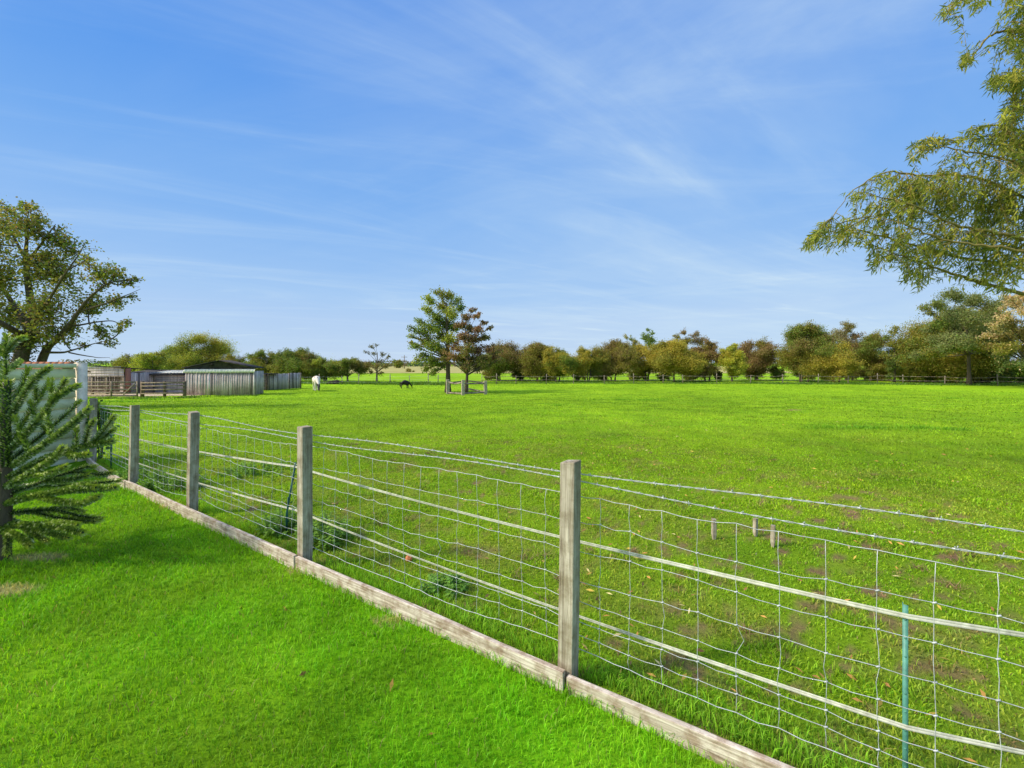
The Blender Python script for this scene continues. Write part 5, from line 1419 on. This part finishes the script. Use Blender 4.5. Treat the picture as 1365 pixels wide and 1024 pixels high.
me = bpy.data.meshes.new('muck_heap'); bm.to_mesh(me); bm.free(); me.materials.append(M['dark']); me.color_attributes.new('Col', 'FLOAT_COLOR', 'POINT')
o = bpy.data.objects.new('muck_heap', me); C.objects.link(o); o.location = c; tag(o, 'low dark heap by the left boundary fence behind the white horse', 'heap')


# ------------------------------------------------------------------ horses
def skin_mesh(name, chains, sub=2):
    """chains: list of [(x, y, z, r), ...]; a point equal to an earlier one is shared, so limbs grow out of the body."""
    verts = []; rad = []; edges = []; idx = {}
    for ch in chains:
        prev = None
        for (x, y, z, r) in ch:
            k = (round(x, 3), round(y, 3), round(z, 3))
            if k not in idx: idx[k] = len(verts); verts.append((x, y, z)); rad.append(r)
            if prev is not None: edges.append((prev, idx[k]))
            prev = idx[k]
    me = bpy.data.meshes.new(name + '_cage'); me.from_pydata(verts, edges, [])
    o = bpy.data.objects.new(name + '_cage', me); C.objects.link(o)
    md = o.modifiers.new('skin', 'SKIN'); md.use_smooth_shade = True
    for i, r in enumerate(rad):
        sv = me.skin_vertices[0].data[i]; sv.radius = (r, r) if not isinstance(r, tuple) else r
    me.skin_vertices[0].data[0].use_root = True
    sd = o.modifiers.new('sub', 'SUBSURF'); sd.levels = sub; sd.render_levels = sub
    dg = bpy.context.evaluated_depsgraph_get(); res = bpy.data.meshes.new_from_object(o.evaluated_get(dg))
    bpy.data.objects.remove(o); res.name = name
    return res


def horse(label, loc, rz, scale, colour, mane_col, stride=0.0, head_y=0.0, group=None, bulk=1.0):
    t = thing('horse', loc, label, 'horse', group, rz); t.scale = (scale,) * 3
    P0 = (-.62, 0, 1.20, .25); P1 = (-.30, 0, 1.17, .27); P2 = (.06, 0, 1.13, .30); P3 = (.40, 0, 1.18, .27); P4 = (.62, 0, 1.10, .20)
    ch = [[P0, P1, P2, P3, P4, (.82, head_y * .3, .96, .150), (1.02, head_y * .65, .78, .112), (1.19, head_y * .9, .58, .088), (1.28, head_y, .44, .098), (1.33, head_y, .25, .072), (1.36, head_y, .10, .054), (1.365, head_y, .04, .045)]]
    for s in (-1, 1):
        k = stride * s
        ch.append([P0, (-.66, .14 * s, 1.00, .18), (-.58 + k * .5, .17 * s, .78, .125), (-.78 + k, .17 * s, .50, .062), (-.73 + k, .17 * s, .26, .046), (-.72 + k, .17 * s, .11, .052), (-.68 + k, .17 * s, .03, .062)])
        ch.append([P3, (.46, .14 * s, .92, .125), (.47 - k * .5, .16 * s, .66, .078), (.48 - k, .16 * s, .44, .056), (.47 - k, .165 * s, .24, .042), (.48 - k, .165 * s, .11, .050), (.52 - k, .17 * s, .03, .060)])
    ch = [[(x_, y_, z_, r_ * (1.28 * bulk if r_ > .2 else 1.22 if r_ > .1 else 1.12 if x_ > .8 else 1.42)) for (x_, y_, z_, r_) in c_] for c_ in ch]
    me = skin_mesh('body', ch)
    co = np.zeros(len(me.vertices) * 3); me.vertices.foreach_get('co', co); co = co.reshape(-1, 3)
    at = me.color_attributes.get('Col') or me.color_attributes.new('Col', 'FLOAT_COLOR', 'POINT')
    cc = colour(co); at.data.foreach_set('color', np.hstack([cc, np.ones((len(co), 1))]).astype(np.float32).ravel())
    me.materials.clear(); me.materials.append(M['coat'])
    bo = bpy.data.objects.new('body', me); C.objects.link(bo); bo.parent = t
    b = MB()
    for k in range(70):                                             # mane: locks falling from the crest
        f = rng.random(); x = .56 + f * .64; z = 1.40 - f * .78; y0 = head_y * f; s = rng.choice((-1, 1)); L = rng.uniform(.16, .30)
        b.tube([(x, y0, z), (x + rng.normal(0, .02), y0 + s * .10, z - L * .3), (x - .02 + rng.normal(0, .03), y0 + s * .15, z - L)], [.024, .022, .004], 5, mane_col)
    b.build('mane', M['coat'], t)
    b = MB()
    for k in range(40):
        b.tube([(-.84, 0, 1.20), (-.95 + rng.normal(0, .02), rng.normal(0, .03), 1.05), (-.97 + rng.normal(0, .04), rng.normal(0, .06), .7), (-.94 + rng.normal(0, .05), rng.normal(0, .07), .35 + rng.random() * .2)], [.03, .03, .022, .005], 5, mane_col)
    b.build('tail', M['coat'], t)
    for s in (-1, 1):
        b = MB(); b.tube([(1.20, head_y + .06 * s, .60), (1.17, head_y + .10 * s, .70), (1.17, head_y + .11 * s, .77)], [.028, .032, .006], 6, tuple(colour(np.array([(1.1, head_y, .5)]))[0])); b.build('ear', M['coat'], t)
    return t


def piebald(co):
    n_ = fbm(co[:, 0] + 3, co[:, 2] + co[:, 1], 2.2, 3, 4)
    dark = (co[:, 0] > 1.08) & (co[:, 2] < .70)
    dark = dark & (np.abs(co[:, 1]) < .14)
    patch = (n_ > .66) & (np.abs(co[:, 1]) > .16) & (co[:, 2] > .75)
    c_ = np.tile(np.array((.74, .66, .54)), (len(co), 1)); c_[patch] = (.30, .20, .13); c_[dark] = (.035, .03, .03)
    low = co[:, 2] < .07; c_[low & ~dark] = (.30, .25, .19)
    return c_


p = gp(422, 521)
horse('white piebald horse with a dark face grazing head-down towards the garden', p, math.atan2(-p.y, -p.x) + .12, .92, piebald, (.05, .045, .045), .06, .05)
p = gp(540, 518)
horse('small shaggy black pony grazing side-on in the far part of the paddock', p, .62, .54, lambda co: np.tile(np.array((.022, .018, .017)), (len(co), 1)), (.02, .017, .016), .05, -.03, None, 1.3)

# ------------------------------------------------------------------ far distance
Yp = 190; pb = Vector(((539 - CX) / FPX * Yp, Yp, gz(0, Yp))); up_ = thing('utility_pole', pb, 'thin utility pole with two crossarms far behind the black pony', 'utility pole'); zt_ = zat(473.5, Yp)
b = MB(); b.tube([pb - Vector((0, 0, .3)), (pb.x, pb.y, zt_)], [.19, .13], 8); b.build('pole', M['bark_pale'], up_, pb)
for z, w in ((zt_ - .9, 2.6), (zt_ - 2.3, 2.0)):
    b = MB(); b.box((pb.x, pb.y - .16, z), (w, .14, .16))
    for f in (-.45, -.2, .2, .45): b.tube([(pb.x + f * w, pb.y - .16, z + .08), (pb.x + f * w, pb.y - .16, z + .28)], .06, 6)
    b.build('crossarm', M['bark_pale'], up_, pb)


def far_house(px0, px1, pb_, pt_, Y, wallm, roofm, label, name='far_house'):
    x0, x1 = (px0 - CX) / FPX * Y, (px1 - CX) / FPX * Y; zg = gz(x0, Y); zt = zat(pt_, Y); O = Vector(((x0 + x1) / 2, Y, zg)); t = thing(name, O, label, 'building'); w = x1 - x0; H = max(2.2, (zt - zg) * .62); D = 6
    b = MB(); b.box((0, 0, H / 2), (w, D, H)); b.build('wall', wallm, t)
    b = MB(); R_ = zt - zg; V = [(-w / 2 - .3, -D / 2 - .3, H + .004), (w / 2 + .3, -D / 2 - .3, H + .004), (w / 2 + .3, D / 2 + .3, H + .004), (-w / 2 - .3, D / 2 + .3, H + .004), (-w / 2 - .3, 0, R_), (w / 2 + .3, 0, R_)]
    b.add(V, [(0, 1, 5, 4), (2, 3, 4, 5), (3, 2, 1, 0)], [(0, 4, 3), (1, 2, 5)]); b.build('roof', roofm, t)
    for f in (-.28, .25):
        b = MB(); b.box((f * w, -D / 2 - .02, H * .5), (w * .12, .06, H * .4)); b.build('window', M['dark'], t)


M['slate'] = plain_mat('grey_slate', (.22, .21, .22), .8, .2, .2, 1.0)
far_house(463, 481, 0, 492.5, 170, M['slate'], M['slate'], 'long grey far barn behind the clear-trunked tree', 'far_barn')
far_house(446, 453, 0, 491.5, 185, M['pale'], M['tile'], 'small white far house seen left of the clear-trunked tree')
far_house(521, 527, 0, 488, 320, M['pale'], M['slate'], 'tiny white far house under the horizon trees left of the utility pole')
far_house(605, 612, 0, 488, 330, M['pale'], M['slate'], 'tiny white far house glimpsed behind the trunk of the guarded tall tree')
Y = 210; make_tree('field_tree', 'round far tree standing on the horizon left of the utility pole', Vector(((528 - CX) / FPX * Y, Y, gz(0, Y))), pt(528, 485, Y), crown_blobs(528, 17, 478, 491, Y, 10, .5, 1), (GREEN, OLIVE), leaf=.55, cover=1.8, r0=.3)
b = MB(); n = 16000
for (px0, px1, Yd, zh, lf, k) in ((-250, 1650, 400, 5.0, 1.1, 13000), (380, 700, 300, 3.2, .8, 3000)):
    x = rng.uniform((px0 - CX) / FPX * Yd, (px1 - CX) / FPX * Yd, k); top = zh * (.35 + 1.0 * fbm(x, x * 0, .035, 4, 3)) * (.55 + .9 * fbm(x, x * 0 + 9, .2, 2, 8))
    P = np.stack([x, Yd + rng.uniform(-9, 9, k), gz(0, Yd) + rng.random(k) ** .7 * top], 1)
    pal_ = np.array(((.10, .15, .06), (.14, .16, .06), (.08, .12, .06), (.18, .15, .07)))
    leaves(b, P, np.full(k, lf * 1.6), pal_[(fbm(x, x * 0, .05, 2, 5) * 7).astype(int) % 4])
tag(b.build('distant_treeline', M['leaf']), 'low hazy line of trees and hedges along the horizon', 'trees', kind='stuff')

# ------------------------------------------------------------------ weeds by the fence
def weed(px, py, w, h, n, label, col=(.21, .37, .05), lf=.05):
    c = gp(px, py); t = thing('nettle_clump', c, label, 'weed', 'nettle clumps by the fence'); sb = MB(); lb = MB()
    for k in range(n):
        a = rng.uniform(0, 6.28); q = math.sqrt(rng.random()); x, y = math.cos(a) * q * w / 2, math.sin(a) * q * w / 2; hh = h * rng.uniform(.6, 1.1) * (1 - .45 * q * q)
        z0 = gz(c.x + x, c.y + y) - c.z; st_ = bez((x, y, z0 - .02), (x * 1.05, y * 1.05, z0 + hh * .6), (x * 1.25 + rng.normal(0, .02), y * 1.25, z0 + hh), 6)
        sb = MB(); sb.tube(st_, np.linspace(.0035, .0018, 6), 5, (.12, .2, .06)); sb.build('stem', M['needle'], t)
        m_ = 11; u = np.repeat(np.linspace(.2, 1, m_), 2); P = np.stack([np.interp(u, np.linspace(0, 1, 6), st_[:, j]) for j in range(3)], 1)
        ang = np.repeat(np.arange(m_) * 1.57, 2) + np.tile((0, math.pi), m_) + rng.normal(0, .25, m_ * 2)
        d = np.stack([np.cos(ang), np.sin(ang), rng.uniform(-.45, .15, m_ * 2)], 1); d /= np.linalg.norm(d, axis=1)[:, None]; e = np.stack([-np.sin(ang), np.cos(ang), 0 * ang], 1); L = (lf * rng.uniform(.7, 1.3, m_ * 2) * (1.15 - .5 * u))[:, None]
        V = np.stack([P, P + d * L * .4 + e * L * .3 + [0, 0, .004], P + d * L, P + d * L * .4 - e * L * .3 + [0, 0, .004]], 1).reshape(-1, 3); k4 = np.arange(m_ * 2)[:, None] * 4
        cc = np.array(col) * rng.uniform(.65, 1.4, (m_ * 2, 1)); lb.add(V, None, np.concatenate([k4 + [[0, 1, 2]], k4 + [[0, 2, 3]]]), np.repeat(cc, 4, 0))
    lb.build('foliage', M['leaf'], t)


weed(432, 722, .42, .24, 46, 'dark green nettle clump right of the third fence post')
weed(376, 710, .36, .22, 34, 'dark green nettle clump round the foot of the dark green stake')
weed(590, 790, .24, .13, 16, 'small leafy weed behind the netting between the third and nearest posts', (.20, .38, .06), .045)
weed(232, 650, .60, .26, 40, 'nettle clump left of the second fence post along')
weed(345, 630, .85, .16, 46, 'low wide nettle patch in the paddock beyond the second and third posts')
weed(185, 640, .50, .22, 30, 'nettle clump at the foot of the far fence posts near the wall')
# ivy over the last post by the wall
c = Vector((-6.80, 7.02, gz(-6.8, 7.0))); iv = thing('ivy_plant', c, 'bushy ivy climbing the old mossy post beside the wall corner', 'plant'); b = MB(); sb = MB()
for k in range(9):
    a = rng.uniform(0, 6.28); sb = MB(); pth = bez((math.cos(a) * .05, math.sin(a) * .05, 0), (math.cos(a) * .09, math.sin(a) * .09, .6), (math.cos(a) * .1 - .03, math.sin(a) * .1, rng.uniform(.75, 1.12)), 7); sb.tube(pth, .006, 5); sb.build('stem', M['bark'], iv)
    n = 34; u = rng.random(n) ** .6; P = np.stack([np.interp(u, np.linspace(0, 1, 7), pth[:, j]) for j in range(3)], 1) + rng.normal(0, .045, (n, 3)); P[:, 0] += .10 * (P[:, 2] < .8) * (rng.random(n) < .4)
    leaves(b, P, np.full(n, .075), np.array((.10, .19, .03)) * rng.uniform(.6, 1.8, (n, 1)), .8, .2)
b.build('foliage', M['leaf'], iv)

# straw-coloured dead tufts in the near paddock
b = MB()
for k in range(46):
    if k < 8: px, py = ((725, 742), (545, 693), (620, 738), (690, 770), (355, 672), (352, 665), (1268, 782), (700, 745))[k]; c = gp(px, py); rr_ = .06
    else:
        a = R(random.uniform(-25, 62)); r_ = random.uniform(2.0, 9.0); c = Vector((r_ * math.sin(a), r_ * math.cos(a), 0)); rr_ = random.uniform(.02, .06)
        if c.y < float(fence_y(c.x)) + .35: continue
    n = 60; x = c.x + rng.normal(0, rr_ * .6, n); y = c.y + rng.normal(0, rr_ * .6, n)
    V, Q, T, cc = blades(x, y, ground(x, y), rng.uniform(.02, .06, n), rng.uniform(.003, .006, n), rng.uniform(.6, 2.2, n), np.array((.36, .25, .12)) * rng.uniform(.5, 1.3, (n, 1)), 1); b.add(V, None, T, cc)
tag(b.build('dead_grass', M['dry']), 'straw coloured dead grass tufts in the worn turf', 'grass', kind='stuff')
